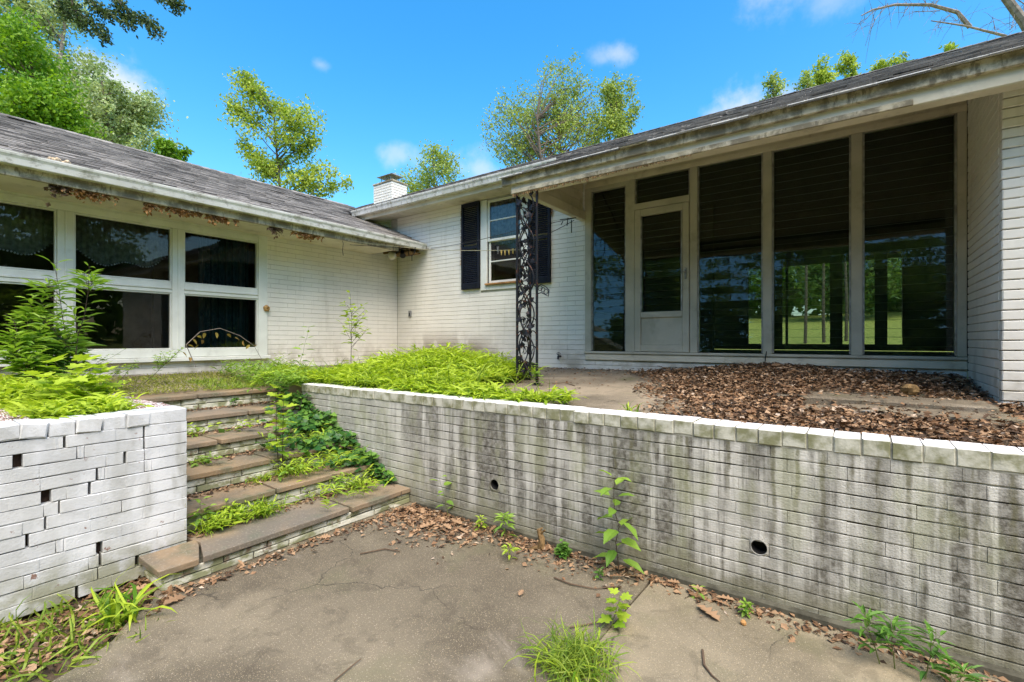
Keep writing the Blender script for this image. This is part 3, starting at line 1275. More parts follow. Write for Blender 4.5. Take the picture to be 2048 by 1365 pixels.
# ================================================================ STEPS
st = empty('stone_steps', (-4.6, 2.3, 0), 'weedy brick steps with brown flagstone treads climbing to the terrace', 'steps')
splits = [[1.11, 1.40, 2.52, 3.195], [1.41, 2.12, 3.195], [1.41, 2.28, 2.75, 3.195], [1.41, 2.0, 2.62, 3.195], [1.41, 1.86, 2.5, 3.195], [1.41, 2.2, 3.12]]
rs = np.random.default_rng(8)
for k in range(6):
    x0 = XS[k]
    xb = (XS[k + 1] + .0) if k < 5 else -6.17
    sp = splits[k]
    zb = ZT[k - 1] if k else 0.0
    for a, b in zip(sp[:-1], sp[1:]):
        g = .006 + .006 * rs.random()
        ca = rs.normal() * .015
        cb = rs.normal() * .015
        if k == 0 and a == 1.11:
            cb = .05
        if k == 0 and abs(a - 1.40) < .01:
            ca = .05
        mb = MB()
        zz = rs.normal() * .002
        n = 7
        top = []
        for q in range(n):
            t = q / (n - 1)
            yy = (a + g + (0 if a == sp[0] else ca * .5)) * (1 - t) + (b - g) * t
            top.append((x0 + rs.normal() * .004, yy))
        # far edge, left and right ends follow slanted breaks
        poly = [(xb - .02, a + g - ca * .5), ] + top + [(xb - .02, b - g - (0 if b == sp[-1] else cb * .5))]
        if k == 0 and a == 1.11:
            poly = [(-3.89, a), (x0, a)] + [(x0 + rs.normal() * .003, a + (1.335 - a) * t) for t in (.3, .6, 1)] + [(x0 - .25, 1.43), (-3.89, 1.45)]
        if k == 0 and abs(a - 1.40) < .01:
            poly = [(x0 - .27, 1.445)] + [(x0, 1.36)] + [(x0 + rs.normal() * .004, 1.36 + (b - 1.36) * t) for t in (.2, .45, .7, .98)] + [(xb - .02, b - g), (xb - .02, 1.41)]
        mb.prism([(x, y, ZT[k] - .044 + zz) for x, y in poly], (0, 0, .044))
        o = mb.build('tread_stone', M['stone'], st)
        bv = o.modifiers.new('edge', 'BEVEL')
        bv.width = .006
        bv.segments = 2
        bv.limit_method = 'ANGLE'
    # riser bricks (two courses) and the core
    xf = x0 - .032
    ya = 1.14 if k == 0 else 1.40
    rw_ = MB()
    cb_lo = 1.14 if k == 0 else 1.40
    rw_.box(((xb - .12 if k else -3.88) if k < 5 else xb, cb_lo + .01, max(zb - .06, -.05)), (xf - .012, 3.19 if k < 5 else 3.12, ZT[k] - .05))
    if k == 0:
        rw_.box((xb - .12, 1.41, -.05), (-3.8801, 3.19, ZT[0] - .05))
    rw_.build('step_core', M['dark_mortar'], st)
    hh = (ZT[k] - .05 - zb) / 2
    bricks(st, 'y', xf, 1, ya, 3.195 if k < 5 else 3.12, zb, 2, .26, hh, .05, M['riser'], gap=.007, vgap=.005,
           single=lambda u, z: True, seed=50 + k, rot=.006, off=.003, jit=.003, ch=.005, wob=.3)
    if k == 0:
        bricks(st, 'x', 1.14, -1, -3.89, xf, 0, 2, .26, hh, .05, M['riser'], gap=.007, vgap=.005, single=lambda u, z: True,
               seed=60, rot=.004, off=.002, jit=.002, ch=.005)

# ================================================================ HOUSE
hs_ = empty('brick_house', (-3.0, 7.5, 1.1), 'L-shaped white painted brick ranch house with grey shingle roofs and a screened porch', 'house')


def boxpart(name, a, b, mat, parent, ch=.004):
    mb = MB()
    mb.cbox(a, b, ch)
    return mb.build(name, mat, parent)


PX = lambda px, y: P(px, 600, y=y).x
PY = lambda px, x: P(px, 600, x=x).y

# ---- left wing wall with the picture window
WY0, WY1 = -1.2, 3.80
WZ0, WZ1 = 1.36, 3.22
wl = MB()
wl.box((XL - .2, 3.74, .9), (XL - .008, 6.60, 3.45))
wl.box((XL - .2, -3.0, .9), (XL - .008, 3.74, 1.33))
wl.box((XL - .2, -3.0, 3.24), (XL - .008, 3.74, 3.45))
wl = wl.build('wall', M['house_mortar'], hs_)
bricks(wl, 'y', XL, 1, -3.0, 6.435, 1.0, 32, BL, HC, .09, M['house_brick'], gap=.0050, vgap=.0006, seed=71,
       holes=[(-3.0, 3.80, 1.30, 3.6)], ch=.0022, rot=.001, off=.0004, jit=.0009, cx=.4)
boxpart('frieze_board', (XL - .02, -3.0, 3.20), (XL + .022, 3.80, 3.30), M['trim_clean'], hs_)
win = empty('picture_window', (XL, 1.3, 1.3))
adopt(win, hs_)
fr = MB()
X0, X1 = XL - .06, XL + .03
fr.cbox((X0, 3.66, 1.36), (X1, 3.80, 3.20), .005)                 # right jamb
fr.cbox((X0, -3.0, 3.115), (X1 - .002, 3.658, 3.198), .005)         # head
fr.cbox((X0, -3.0, 1.362), (X1 - .003, 3.658, 1.468), .005)        # bottom rail
fr.build('window_frame', M['trim_clean'], win)
sl = MB()
sl.cbox((X0, -3.0, 1.305), (XL + .075, 3.83, 1.358), .006)
sl.build('window_sill', M['trim_clean'], win)
mull = [(2.514, 2.656), (1.368, 1.517), (.20, .35)]
yed = [(2.656, 3.66), (1.517, 2.514), (.35, 1.368), (-.8, .20)]
for a, b in mull:
    mm = MB()
    mm.cbox((X0, a, 1.469), (X1 - .004, b, 3.114), .005)
    mm.cbox((X1 - .006, (a + b) / 2 - .008, 1.469), (X1 + .004, (a + b) / 2 + .008, 3.114), .003)
    mm.build('mullion', M['trim_clean'], win)
for a, b in yed:
    mm = MB()
    mm.cbox((X0, a + .001, 2.235), (X1 - .006, b - .001, 2.285), .004)
    mm.cbox((X0, a + .001, 2.30), (X1 - .016, b - .001, 2.38), .004)
    mm.cbox((X0, a + .001, 2.286), (X1 + .008, b - .001, 2.299), .003)
    mm.build('transom_rail', M['trim_clean'], win)
    for (z0, z1) in ((1.469, 2.234), (2.381, 3.114)):
        # sash bead round each pane
        bd = MB()
        w = .018
        bd.cbox((X0 + .01, a + .001, z0), (X1 - .02, a + w, z1), .003)
        bd.cbox((X0 + .01, b - w, z0), (X1 - .02, b - .001, z1), .003)
        bd.cbox((X0 + .01, a + w, z1 - w), (X1 - .022, b - w, z1 - .0005), .003)
        bd.cbox((X0 + .01, a + w, z0 + .0005), (X1 - .022, b - w, z0 + w), .003)
        bd.build('sash_bead', M['trim_clean'], win)
        g = MB()
        g.add([(XL - .03, a + .01, z0 + .008), (XL - .03, b - .01, z0 + .008), (XL - .027, b - .01, z1 - .008), (XL - .027, a + .01, z1 - .008)], [(0, 1, 2, 3)])
        g.build('pane', M['glass'], win)
# room behind it
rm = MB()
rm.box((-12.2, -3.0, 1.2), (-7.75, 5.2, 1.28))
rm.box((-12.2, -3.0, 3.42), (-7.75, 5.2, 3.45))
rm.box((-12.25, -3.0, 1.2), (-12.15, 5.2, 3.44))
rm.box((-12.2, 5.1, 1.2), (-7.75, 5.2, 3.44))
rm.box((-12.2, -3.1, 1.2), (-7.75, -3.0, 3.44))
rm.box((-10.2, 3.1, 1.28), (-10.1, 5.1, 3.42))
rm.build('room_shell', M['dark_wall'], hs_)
# scalloped valances hanging inside the upper panes
for (a, b) in ((1.45, 2.56), (.30, 1.42), (-.85, .25)):
    v_ = empty('valance', (XL - .2, (a + b) / 2, 3.1))
    adopt(v_, hs_)
    mb = MB()
    n = 40
    top, bot = [], []
    for i in range(n + 1):
        t = i / n
        y_ = a + (b - a) * t
        xx = XL - .20 + .018 * math.sin(t * 60)
        zz = 2.78 - .20 * (abs(math.sin(math.pi * t)) ** .7) + .04 * math.sin(t * 14)
        top.append((xx, y_, 3.2))
        bot.append((xx, y_, zz))
    vs, fs = top + bot, []
    for i in range(n):
        fs.append((i, i + 1, n + 2 + i, n + 1 + i))
    vs2 = [(p[0] - .006, p[1], p[2]) for p in vs]
    mb.add(vs, fs)
    mb.add(vs2, [tuple(reversed(f)) for f in fs])
    mb.build('valance_cloth', M['curtain'], v_)
    mb = MB()
    for i in range(0, n + 1):
        p = bot[i]
        mb.ball((p[0], p[1], p[2] - .012), .011, 6)
    mb.build('bead_fringe', M['lace'], v_)
mb = MB()
for i in range(14):
    y_ = 3.0 + i * .05
    mb.tube([(XL - .35 + .02 * (i % 2), y_, 1.3), (XL - .35 + .02 * (i % 2), y_, 3.2)], .028, 6)
mb.build('curtain_panel', M['curtain_dark'], hs_)

# ---- main wall with the sash window, left of the porch
mw = MB()
for (a, b, c, d) in ((XL - .2, -5.19, .9, 4.15), (-4.45, -3.27, .9, 4.15), (-5.19, -4.45, .9, 2.56), (-5.19, -4.45, 4.03, 4.15)):
    mw.box((a, YM + .008, c), (b, YM + .2, d))
mw = mw.build('wall', M['house_mortar'], hs_)
bricks(mw, 'x', YM, -1, XL + .002, -3.275, 1.0, 41, BL, HC, .09, M['house_brick'], gap=.0055, vgap=.0007, seed=72,
       holes=[(-5.33, -4.31, 2.46, 4.2)], ch=.0024, rot=.0012, off=.0005, jit=.001, cx=.4)
sw = empty('sash_window', (-4.82, YM, 2.5))
adopt(sw, hs_)
f = MB()
f.cbox((-5.33, YM - .02, 2.46), (-5.19, YM + .06, 4.03), .004)
f.cbox((-4.45, YM - .02, 2.46), (-4.31, YM + .06, 4.03), .004)
f.cbox((-5.189, YM - .018, 2.46), (-4.451, YM + .06, 2.545), .004)
f.build('casing', M['trim_clean'], sw)
f = MB()
f.cbox((-5.21, YM - .06, 2.546), (-4.43, YM + .04, 2.575), .004)
f.build('sill', M['wood_raw'], sw)
for (z0, z1, yy, mm_) in ((3.30, 4.02, YM + .00, 'upper'), (2.578, 3.335, YM + .03, 'lower')):
    f = MB()
    a, b = -5.186, -4.454
    t = .045
    f.cbox((a, yy, z0), (a + t, yy + .03, z1), .003)
    f.cbox((b - t, yy, z0), (b, yy + .03, z1), .003)
    f.cbox((a + t, yy + .001, z1 - t), (b - t, yy + .029, z1), .003)
    f.cbox((a + t, yy + .001, z0), (b - t, yy + .029, z0 + t), .003)
    zm = (z0 + z1) / 2
    f.cbox((a + t, yy + .002, zm - .011), (b - t, yy + .026, zm + .011), .003)
    f.build('sash', M['trim_clean'], sw)
    for (p, q) in ((z0 + t, zm - .011), (zm + .011, z1 - t)):
        g = MB()
        g.add([(a + t, yy + .015, p), (b - t, yy + .015, p), (b - t, yy + .015, q), (a + t, yy + .015, q)], [(0, 1, 2, 3)])
        g.build('pane', M['old_glass'], sw)
f = MB()
for i in range(18):
    xx = -5.14 + i * .037
    f.tube([(xx, YM + .10 + .012 * (i % 2), 3.25 if i < 13 else 3.35), (xx, YM + .10 + .012 * (i % 2), 4.0)], .019, 6)
f.build('lace_curtain', M['lace'], sw)
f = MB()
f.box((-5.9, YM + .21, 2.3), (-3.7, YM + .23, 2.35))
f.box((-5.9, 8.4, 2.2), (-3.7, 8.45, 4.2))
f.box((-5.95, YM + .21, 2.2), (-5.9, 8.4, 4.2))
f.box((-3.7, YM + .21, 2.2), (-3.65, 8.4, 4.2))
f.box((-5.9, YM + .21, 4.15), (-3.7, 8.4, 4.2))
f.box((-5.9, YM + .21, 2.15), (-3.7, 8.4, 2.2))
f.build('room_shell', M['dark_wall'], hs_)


def shutter(x0, x1, z0, z1):
    o = empty('shutter', ((x0 + x1) / 2, YM - .03, z0))
    adopt(o, hs_)
    f = MB()
    y0, y1 = YM - .055, YM - .012
    t = .045
    f.cbox((x0, y0, z0), (x0 + t, y1, z1), .004)
    f.cbox((x1 - t, y0, z0), (x1, y1, z1), .004)
    zm = z0 + (z1 - z0) * .48
    for (p, q) in ((z0, z0 + .10), (zm - .03, zm + .03), (z1 - .07, z1)):
        f.cbox((x0 + t, y0 + .001, p), (x1 - t, y1, q), .004)
    f.build('shutter_frame', M['shutter'], o)
    me = MB()
    me.obox((0, 0, 0), (1, 0, 0), (0, .62, .78), (0, -.78, .62), ((x1 - x0) / 2 - t, .020, .003))
    me = me.mesh('slat', M['shutter'])
    z = z0 + .115
    while z < z1 - .08:
        if abs(z - zm) > .045:
            inst('slat', me, ((x0 + x1) / 2, (y0 + y1) / 2, z), o)
        z += .033
    return o


shutter(-5.757, -5.338, 2.50, 4.03)
shutter(-4.306, -3.89, 2.50, 4.03)

# ---- porch front: jalousie windows, door
ZS = 1.43       # sill
ZH = 3.862      # head of the glazing
cw = MB()
cw.box((-3.30, YM + .008, .9), (XR, YM + .2, ZS - .06))
cw = cw.build('porch_curb', M['house_mortar'], hs_)
bricks(cw, 'x', YM, -1, -3.275, XR - .002, 1.0, 4, BL, HC, .09, M['house_brick'], gap=.006, vgap=.0025, seed=73, ch=.004)
boxpart('curb_board', (-3.29, YM - .03, 1.303), (XR - .004, YM + .1, ZS - .035), M['trim'], hs_, .006)
boxpart('porch_sill', (-3.30, YM - .05, ZS - .034), (XR - .004, YM + .1, ZS), M['door_paint'], hs_, .006)
boxpart('head_board', (-3.30, YM - .012, ZH), (XR - .004, YM + .08, ZH + .07), M['trim'], hs_)
boxpart('head_board', (-3.30, YM + .004, ZH + .072), (XR - .004, YM + .08, 4.40), M['trim'], hs_)
ped = {k: PX(k, YM) for k in (1175, 1183, 1252, 1265, 1270, 1282, 1367, 1373, 1380, 1388, 1395, 1526, 1544, 1702, 1725, 1914, 1926)}


def jal(x0, x1, z0, z1, yy=YM + .03, parent=hs_, pitch=.0925, name='jalousie_window'):
    w = empty(name, ((x0 + x1) / 2, yy, z0))
    adopt(w, parent)
    f = MB()
    f.cbox((x0, yy - .03, z0), (x0 + .018, yy + .03, z1), .002)
    f.cbox((x1 - .018, yy - .03, z0), (x1, yy + .03, z1), .002)
    z = z0 + pitch * .5
    while z < z1 - .02:
        for xx in (x0 + .003, x1 - .017):
            f.cbox((xx, yy - .045, z - .012), (xx + .014, yy - .028, z + .004), .001)
        z += pitch
    f.build('channel', M['steel'], w)
    me = MB()
    ht = pitch * .54
    a = .11
    me.obox((0, 0, 0), (1, 0, 0), (0, math.cos(a), -math.sin(a)), (0, math.sin(a), math.cos(a)), ((x1 - x0) / 2 - .019, .0028, ht))
    me = me.mesh('louver', M['louver'])
    me.materials.append(M['glass_edge'])
    me.polygons[0].material_index = 1
    sc_ = MB()
    sc_.add([(x0 + .01, yy + .034, z0), (x1 - .01, yy + .034, z0), (x1 - .01, yy + .034, z1), (x0 + .01, yy + .034, z1)], [(0, 1, 2, 3)])
    sc_.build('insect_screen', M['screen'], w)
    z = z0 + ht
    i = 0
    while z < z1 - ht * .4:
        o = inst('louver', me, ((x0 + x1) / 2, yy - .012, z), w)
        o.rotation_euler = (random.gauss(0, .012), random.gauss(0, .0012), 0)
        z += pitch
        i += 1
    return w


def mullion(x0, x1, z0=ZS, z1=ZH):
    mb = MB()
    mb.cbox((x0, YM - .015, z0 + .0005), (x1, YM + .08, z1 - .0005), .004)
    return mb.build('post', M['door_paint'], hs_)


mullion(-3.30, ped[1183])
jal(ped[1183], ped[1252], ZS + .01, 3.80)
boxpart('transom_rail', (ped[1183], YM - .01, 3.802), (ped[1252], YM + .08, ZH - .0005), M['door_paint'], hs_)
mullion(ped[1252], ped[1270])
mullion(ped[1380], ped[1395])
dz1 = 3.42
boxpart('transom_rail', (ped[1270] + .0005, YM - .035, dz1), (ped[1380] - .0005, YM + .08, dz1 + .085), M['door_paint'], hs_)
jal(ped[1270], ped[1380], dz1 + .087, ZH - .001, name='transom_window')
jal(ped[1395], ped[1526], ZS + .01, ZH - .001)
mullion(ped[1526], ped[1544])
jal(ped[1544], ped[1702], ZS + .01, ZH - .001)
mullion(ped[1702], ped[1725])
jal(ped[1725], ped[1914], ZS + .01, ZH - .001)
mullion(ped[1914], XR - .006)
# door
dr = empty('porch_door', ((ped[1270] + ped[1380]) / 2, YM, ZS))
adopt(dr, hs_)
d0, d1 = ped[1270] + .006, ped[1380] - .006
f = MB()
t = .085
f.cbox((d0, YM - .03, ZS + .005), (d0 + t, YM + .02, dz1 - .005), .005)
f.cbox((d1 - t, YM - .03, ZS + .005), (d1, YM + .02, dz1 - .005), .005)
f.cbox((d0 + t, YM - .029, dz1 - .10), (d1 - t, YM + .019, dz1 - .006), .005)
zp = 1.955
f.cbox((d0 + t, YM - .029, zp - .05), (d1 - t, YM + .019, zp + .03), .005)
f.cbox((d0 + t, YM - .029, ZS + .006), (d1 - t, YM + .019, ZS + .10), .005)
f.build('door_frame', M['door_paint'], dr)
f = MB()
f.cbox((d0 + t, YM - .008, ZS + .10), (d1 - t, YM + .012, zp - .05), .004)
f.build('door_panel', M['door_paint'], dr)
jw = MB()
jw.cbox((d0 + t, YM - .038, zp + .031), (d0 + t + .018, YM + .018, dz1 - .101), .002)
jw.cbox((d1 - t - .018, YM - .038, zp + .031), (d1 - t, YM + .018, dz1 - .101), .002)
jw.build('channel', M['steel'], dr)
me = MB()
me.obox((0, 0, 0), (1, 0, 0), (0, math.cos(.11), -math.sin(.11)), (0, math.sin(.11), math.cos(.11)), ((d1 - d0) / 2 - t - .019, .0028, .05))
me = me.mesh('louver', M['louver'])
me.materials.append(M['glass_edge'])
me.polygons[0].material_index = 1
sc_ = MB()
sc_.add([(d0 + t, YM + .022, zp + .03), (d1 - t, YM + .022, zp + .03), (d1 - t, YM + .022, dz1 - .1), (d0 + t, YM + .022, dz1 - .1)], [(0, 1, 2, 3)])
sc_.build('insect_screen', M['screen'], dr)
z = zp + .085
while z < dz1 - .13:
    o = inst('louver', me, ((d0 + d1) / 2, YM - .012, z), dr)
    o.rotation_euler = (random.gauss(0, .012), 0, 0)
    z += .0925
f = MB()
f.cbox((d1 - .055, YM - .045, 2.40), (d1 - .03, YM - .028, 2.55), .004)
f.ball((d1 - .042, YM - .07, 2.50), .022, 8)
f.tube([(d1 - .042, YM - .045, 2.50), (d1 - .042, YM - .075, 2.50)], .008, 6)
f.build('door_handle', M['steel'], dr)

# porch room with openings through to the garden behind
ZB = 10.5
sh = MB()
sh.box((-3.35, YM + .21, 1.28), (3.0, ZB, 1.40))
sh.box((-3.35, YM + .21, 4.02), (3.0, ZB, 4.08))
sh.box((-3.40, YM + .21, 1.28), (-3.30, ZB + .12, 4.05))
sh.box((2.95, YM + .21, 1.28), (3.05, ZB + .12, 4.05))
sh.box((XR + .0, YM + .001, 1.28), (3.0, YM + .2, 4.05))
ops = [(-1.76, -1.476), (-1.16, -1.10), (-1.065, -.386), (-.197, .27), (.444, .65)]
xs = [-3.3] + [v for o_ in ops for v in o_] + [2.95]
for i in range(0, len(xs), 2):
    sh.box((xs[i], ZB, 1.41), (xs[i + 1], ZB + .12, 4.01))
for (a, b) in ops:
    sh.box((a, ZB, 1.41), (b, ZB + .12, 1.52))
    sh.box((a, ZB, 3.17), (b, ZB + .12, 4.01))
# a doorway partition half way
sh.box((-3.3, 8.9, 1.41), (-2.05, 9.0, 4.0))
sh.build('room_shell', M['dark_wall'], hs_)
for (a, b) in ops:
    g = MB()
    g.add([(a, ZB + .06, 1.52), (b, ZB + .06, 1.52), (b, ZB + .06, 3.17), (a, ZB + .06, 3.17)], [(0, 1, 2, 3)])
    g.build('pane', M['glass'], hs_)

SL = .468


def zr(y):
    return 3.585 + SL * (y - 4.65)


# ---- right wing: return wall and front wall
rwl = MB()
rwl.prism([(XR + .008, YC + .10, .9), (XR + .008, YM, .9), (XR + .008, YM, zr(YM) - .1), (XR + .008, YC + .10, zr(YC) - .1)], (.19, 0, 0))
rwl.box((XR + .10, YC + .008, .9), (4.2, YC + .2, 3.72))
rwl = rwl.build('wall', M['house_mortar'], hs_)
bricks(rwl, 'y', XR, -1, YC + .0985, YM - .002, 1.0, 41, BL, HC, .09, M['house_brick'], gap=.0085, vgap=.003, seed=74, ch=.004,
       single=lambda u, z: z < 3.0, rot=.001, off=.0009, jit=.001,
       tweak=lambda u, z, k: None if z > zr(u) - .14 else (0, 0, 0, 0))
bricks(rwl, 'x', YC, -1, XR, 4.1, .985, 36, BL, .0762, .098, M['house_brick'], gap=.007, vgap=.004, seed=75, ch=.006,
       single=lambda u, z: u < 1.4 and z < 3.7, rot=.002, off=.0015, jit=.0015)

# ---- roofs
SLL = .42


def zl(x):
    return 3.42 + SLL * (-6.66 - x)


XRI = -10.3
ZRI = zl(XRI)
YE = 4.664
# main roof boards
mb = MB()


def roofpoly(mbx, pts, t=.03):
    mbx.prism([(x, y, z - t) for x, y, z in pts], (0, 0, t))


roofpoly(mb, [(-3.49, YE, zr(YE) - .012), (6, YE, zr(YE) - .012), (6, 9.2, zr(9.2) - .012), (-3.49, 9.2, zr(9.2) - .012)])
roofpoly(mb, [(-8.42, 5.97, zr(5.97) - .012), (-3.492, 5.97, zr(5.97) - .012), (-3.492, 9.2, zr(9.2) - .012), (-12.5, 9.2, zr(9.2) - .012), (-12.5, 8.6, zr(8.6) - .012), (-9.9, 7.35, zr(7.35) - .012)])
roofpoly(mb, [(-12.5, 9.202, zr(9.2) - .012), (6, 9.202, zr(9.2) - .012), (6, 13.9, 3.5), (-12.5, 13.9, 3.5)])
mrf = mb.build('roof', M['under_roof'], hs_)
mb = MB()
roofpoly(mb, [(-6.68, -3.0, zl(-6.68) - .012), (-6.68, YM - .012, zl(-6.68) - .012), (-8.36, YM - .012, zl(-8.36) - .012), (-8.36, 6.02, zl(-8.36) - .012),
              (XRI, 7.30, ZRI - .012), (XRI, -3.0, ZRI - .012)])
roofpoly(mb, [(XRI - .002, -3.0, ZRI - .012), (XRI - .002, 8, ZRI - .012), (-14.5, 8, 3.2), (-14.5, -3, 3.2)])
lrf = mb.build('roof', M['under_roof'], hs_)

# shingles: wedge tabs, butt edge raised
rsh = np.random.default_rng(12)


def tab_verts(w, l, th, r):
    """local: x across, y up the slope (0 at butt), z up from roof"""
    j = r.normal(0, .0035, 4)
    return np.array([(-w / 2, 0 + j[0], .003), (w / 2, 0 + j[1], .003), (w / 2, l, 0), (-w / 2, l, 0),
                     (-w / 2, 0 + j[0], th + j[2] * .5), (w / 2, 0 + j[1], th + j[3] * .5), (w / 2, l, .004), (-w / 2, l, .004)])


TF = [(0, 3, 2, 1), (4, 5, 6, 7), (0, 1, 5, 4), (1, 2, 6, 5), (2, 3, 7, 6), (3, 0, 4, 7)]
EXPO = .128
cnt_s = 0
# left roof (up the slope = -x, across = y)
n_ = math.hypot(1, SLL)
upx, upz = -1 / n_, SLL / n_
nx_, nz_ = SLL / n_, 1 / n_
mbs = MB()
protos = [None] * 5
rows = int((-6.64 - XRI) * n_ / EXPO)
cands = []
for k in range(rows + 1):
    s0 = k * EXPO
    x0 = -6.64 + upx * s0
    y = -3.0 - (k % 3) * .1
    while y < 7.4:
        w = .295
        yc = y + w / 2
        xm = x0 + upx * EXPO
        ok = yc < YM - .06 or x0 < -8.36
        if ok and yc > 5.9 and x0 < -8.3 and zl(x0) < zr(yc) + .005:
            ok = False
        if ok:
            cands.append((k, x0, yc, w))
        y += w + .006


def near(c):
    dx, dy = c[1], c[2]
    f_ = dx * FW[0] + dy * FW[1]
    r_ = dx * RT[0] + dy * RT[1]
    return f_ > .5 and r_ / f_ > -1.1


vis = sorted([c for c in cands if near(c)], key=lambda c: math.hypot(c[1], c[2]))
single = set((c[0], round(c[2], 3)) for c in vis[:290])
for i in range(5):
    m_ = MB()
    m_.add(tab_verts(.293, EXPO * 1.5, .017, rsh), TF)
    protos[i] = m_.mesh('shingle', M['shingle_tab'])
for c in cands:
    k, x0, yc, w = c
    lift = abs(rsh.normal()) * .004 + (.02 * rsh.random() if rsh.random() < .02 else 0)
    base = np.array((x0, yc + rsh.normal() * .002, zl(x0) - .008 + lift))
    yaw = rsh.normal() * .012
    if (k, round(yc, 3)) in single:
        o = bpy.data.objects.new('shingle', protos[cnt_s % 5])
        COL.objects.link(o)
        mat_ = Matrix(((0, upx, nx_), (1, 0, 0), (0, upz, nz_)))
        o.rotation_euler = (mat_.to_3x3() @ Matrix.Rotation(yaw, 3, 'Z')).to_euler()
        o.location = base
        adopt(o, lrf)
        cnt_s += 1
    else:
        v = tab_verts(w, EXPO * 1.5, .017, rsh)
        lx = v[:, 0] * math.cos(yaw) - v[:, 1] * math.sin(yaw)
        ly = v[:, 0] * math.sin(yaw) + v[:, 1] * math.cos(yaw)
        V = np.stack([base[0] + upx * ly + nx_ * v[:, 2], base[1] + lx, base[2] + upz * ly + nz_ * v[:, 2]], 1)
        mbs.add(V, TF, rsh.random())
tag(mbs.build('shingles', M['shingle'], lrf), kind='stuff')
# ridge caps of the left roof
mbr = MB()
y = -3.0
while y < 7.2:
    mbr.prism([(XRI - .12, y, ZRI - .045), (XRI, y, ZRI + .012), (XRI + .12, y, ZRI - .045), (XRI + .12, y, ZRI - .035), (XRI, y, ZRI + .024), (XRI - .12, y, ZRI - .035)], (0, .16, .006), rsh.random())
    y += .15
tag(mbr.build('ridge_cap', M['shingle'], lrf), kind='stuff')
# main roof shingles (up the slope = +y)
n2 = math.hypot(1, SL)
uy, uz = 1 / n2, SL / n2
ny_, nz2 = -SL / n2, 1 / n2
mbs = MB()
rows = int((9.2 - 4.585) * n2 / EXPO)
for k in range(rows + 1):
    y0 = 4.575 + uy * k * EXPO
    x = -12.5 - (k % 3) * .1
    while x < 6:
        w = .295
        xc = x + w / 2
        if (xc > -3.4 or y0 > 5.93) and not (xc < -8.3 and zr(y0) < zl(max(xc, XRI)) + .02):
            v = tab_verts(w, EXPO * 1.5, .016, rsh)
            yaw = rsh.normal() * .01
            lift = abs(rsh.normal()) * .006 + (.025 * rsh.random() if rsh.random() < .04 else 0)
            lx = v[:, 0] * math.cos(yaw) - v[:, 1] * math.sin(yaw)
            ly = v[:, 0] * math.sin(yaw) + v[:, 1] * math.cos(yaw)
            V = np.stack([xc + lx, y0 + uy * ly + ny_ * v[:, 2], zr(y0) - .010 + lift + uz * ly + nz2 * v[:, 2]], 1)
            mbs.add(V, TF, rsh.random())
        x += w + .006
tag(mbs.build('shingles', M['shingle'], mrf), kind='stuff')
mbr = MB()
x = -12.5
while x < 6:
    zz = zr(9.2)
    mbr.prism([(x, 9.05, zz - .05), (x, 9.2, zz + .014), (x, 9.35, zz - .05), (x, 9.35, zz - .04), (x, 9.2, zz + .03), (x, 9.05, zz - .04)], (.16, 0, .006), rsh.random())
    x += .15
tag(mbr.build('ridge_cap', M['shingle'], mrf), kind='stuff')

# ---- gutters, fascias, soffits


def profile_prism(prof, axis, a, b, mat, name, parent):
    """prof: (across, z) points; axis 'y': across = x"""
    mb = MB()
    if axis == 'y':
        mb.prism([(p, a, z) for p, z in prof], (0, b - a, 0))
    else:
        mb.prism([(a, p, z) for p, z in prof], (b - a, 0, 0))
    return mb.build(name, mat, parent)


def gutter_prof(x0, sgn, zt, h=.115, w=.12):
    # outer K profile, open on top
    o = [(0, 0), (0, -.012), (-.004, -.030), (-.022, -.055), (-.032, -h), (-w, -h)]
    p = [(x0 + sgn * a, zt + z) for a, z in o]
    i = [(x0 + sgn * a, zt + z) for a, z in ((-w, -h + .004), (-.030, -h + .004), (-.019, -.055), (-.001 - .004, -.03), (-.014, -.006), (-.014, 0))]
    return p + i


go = profile_prism(gutter_prof(-6.60, 1, 3.425), 'y', -3.0, 6.36, M['gutter'], 'gutter', hs_)
profile_prism([(-6.60, 3.425), (-6.60, 3.413), (-6.604, 3.395), (-6.622, 3.37), (-6.632, 3.31), (-6.72, 3.31), (-6.72, 3.425)], 'y', 6.361, 6.366, M['gutter'], 'gutter_end', hs_)
boxpart('fascia_board', (-6.765, -3.0, 3.212), (-6.722, 5.78, 3.405), M['trim_aged'], hs_)
boxpart('soffit', (XL + .024, -3.0, 3.226), (-6.767, 5.74, 3.24), M['trim'], hs_, .002)
# open rotten end of the soffit
for i in range(3):
    boxpart('rafter_tail', (XL + .02, 5.84 + i * .22, 3.28), (-6.77, 5.88 + i * .22, 3.38), M['rot'], hs_)
boxpart('torn_fascia', (-7.3, 6.05, 3.235), (-6.75, 6.34, 3.262), M['rot'], hs_)
# main eave
profile_prism(gutter_prof(5.93, -1, 4.232), 'x', -8.36, -3.515, M['gutter'], 'gutter', hs_)
profile_prism([(5.93, 4.232), (5.93, 4.22), (5.934, 4.202), (5.952, 4.177), (5.962, 4.117), (6.05, 4.117), (6.05, 4.232)], 'x', -8.366, -8.361, M['gutter'], 'gutter_end', hs_)
boxpart('fascia_board', (-8.36, 6.052, 4.035), (-3.515, 6.09, 4.21), M['trim'], hs_)
# soffit boards of the main eave, each its own plank
nb = 30
for i in range(nb):
    x0 = -8.3 + i * (4.78 / nb)
    boxpart('soffit_board', (x0 + .002, 6.092, 4.045), (x0 + 4.78 / nb - .002, YM - .02, 4.06), M['trim'], hs_, .002)
boxpart('frieze_board', (-7.5, YM - .018, 4.062), (-3.3, YM + .004, 4.12), M['trim'], hs_)
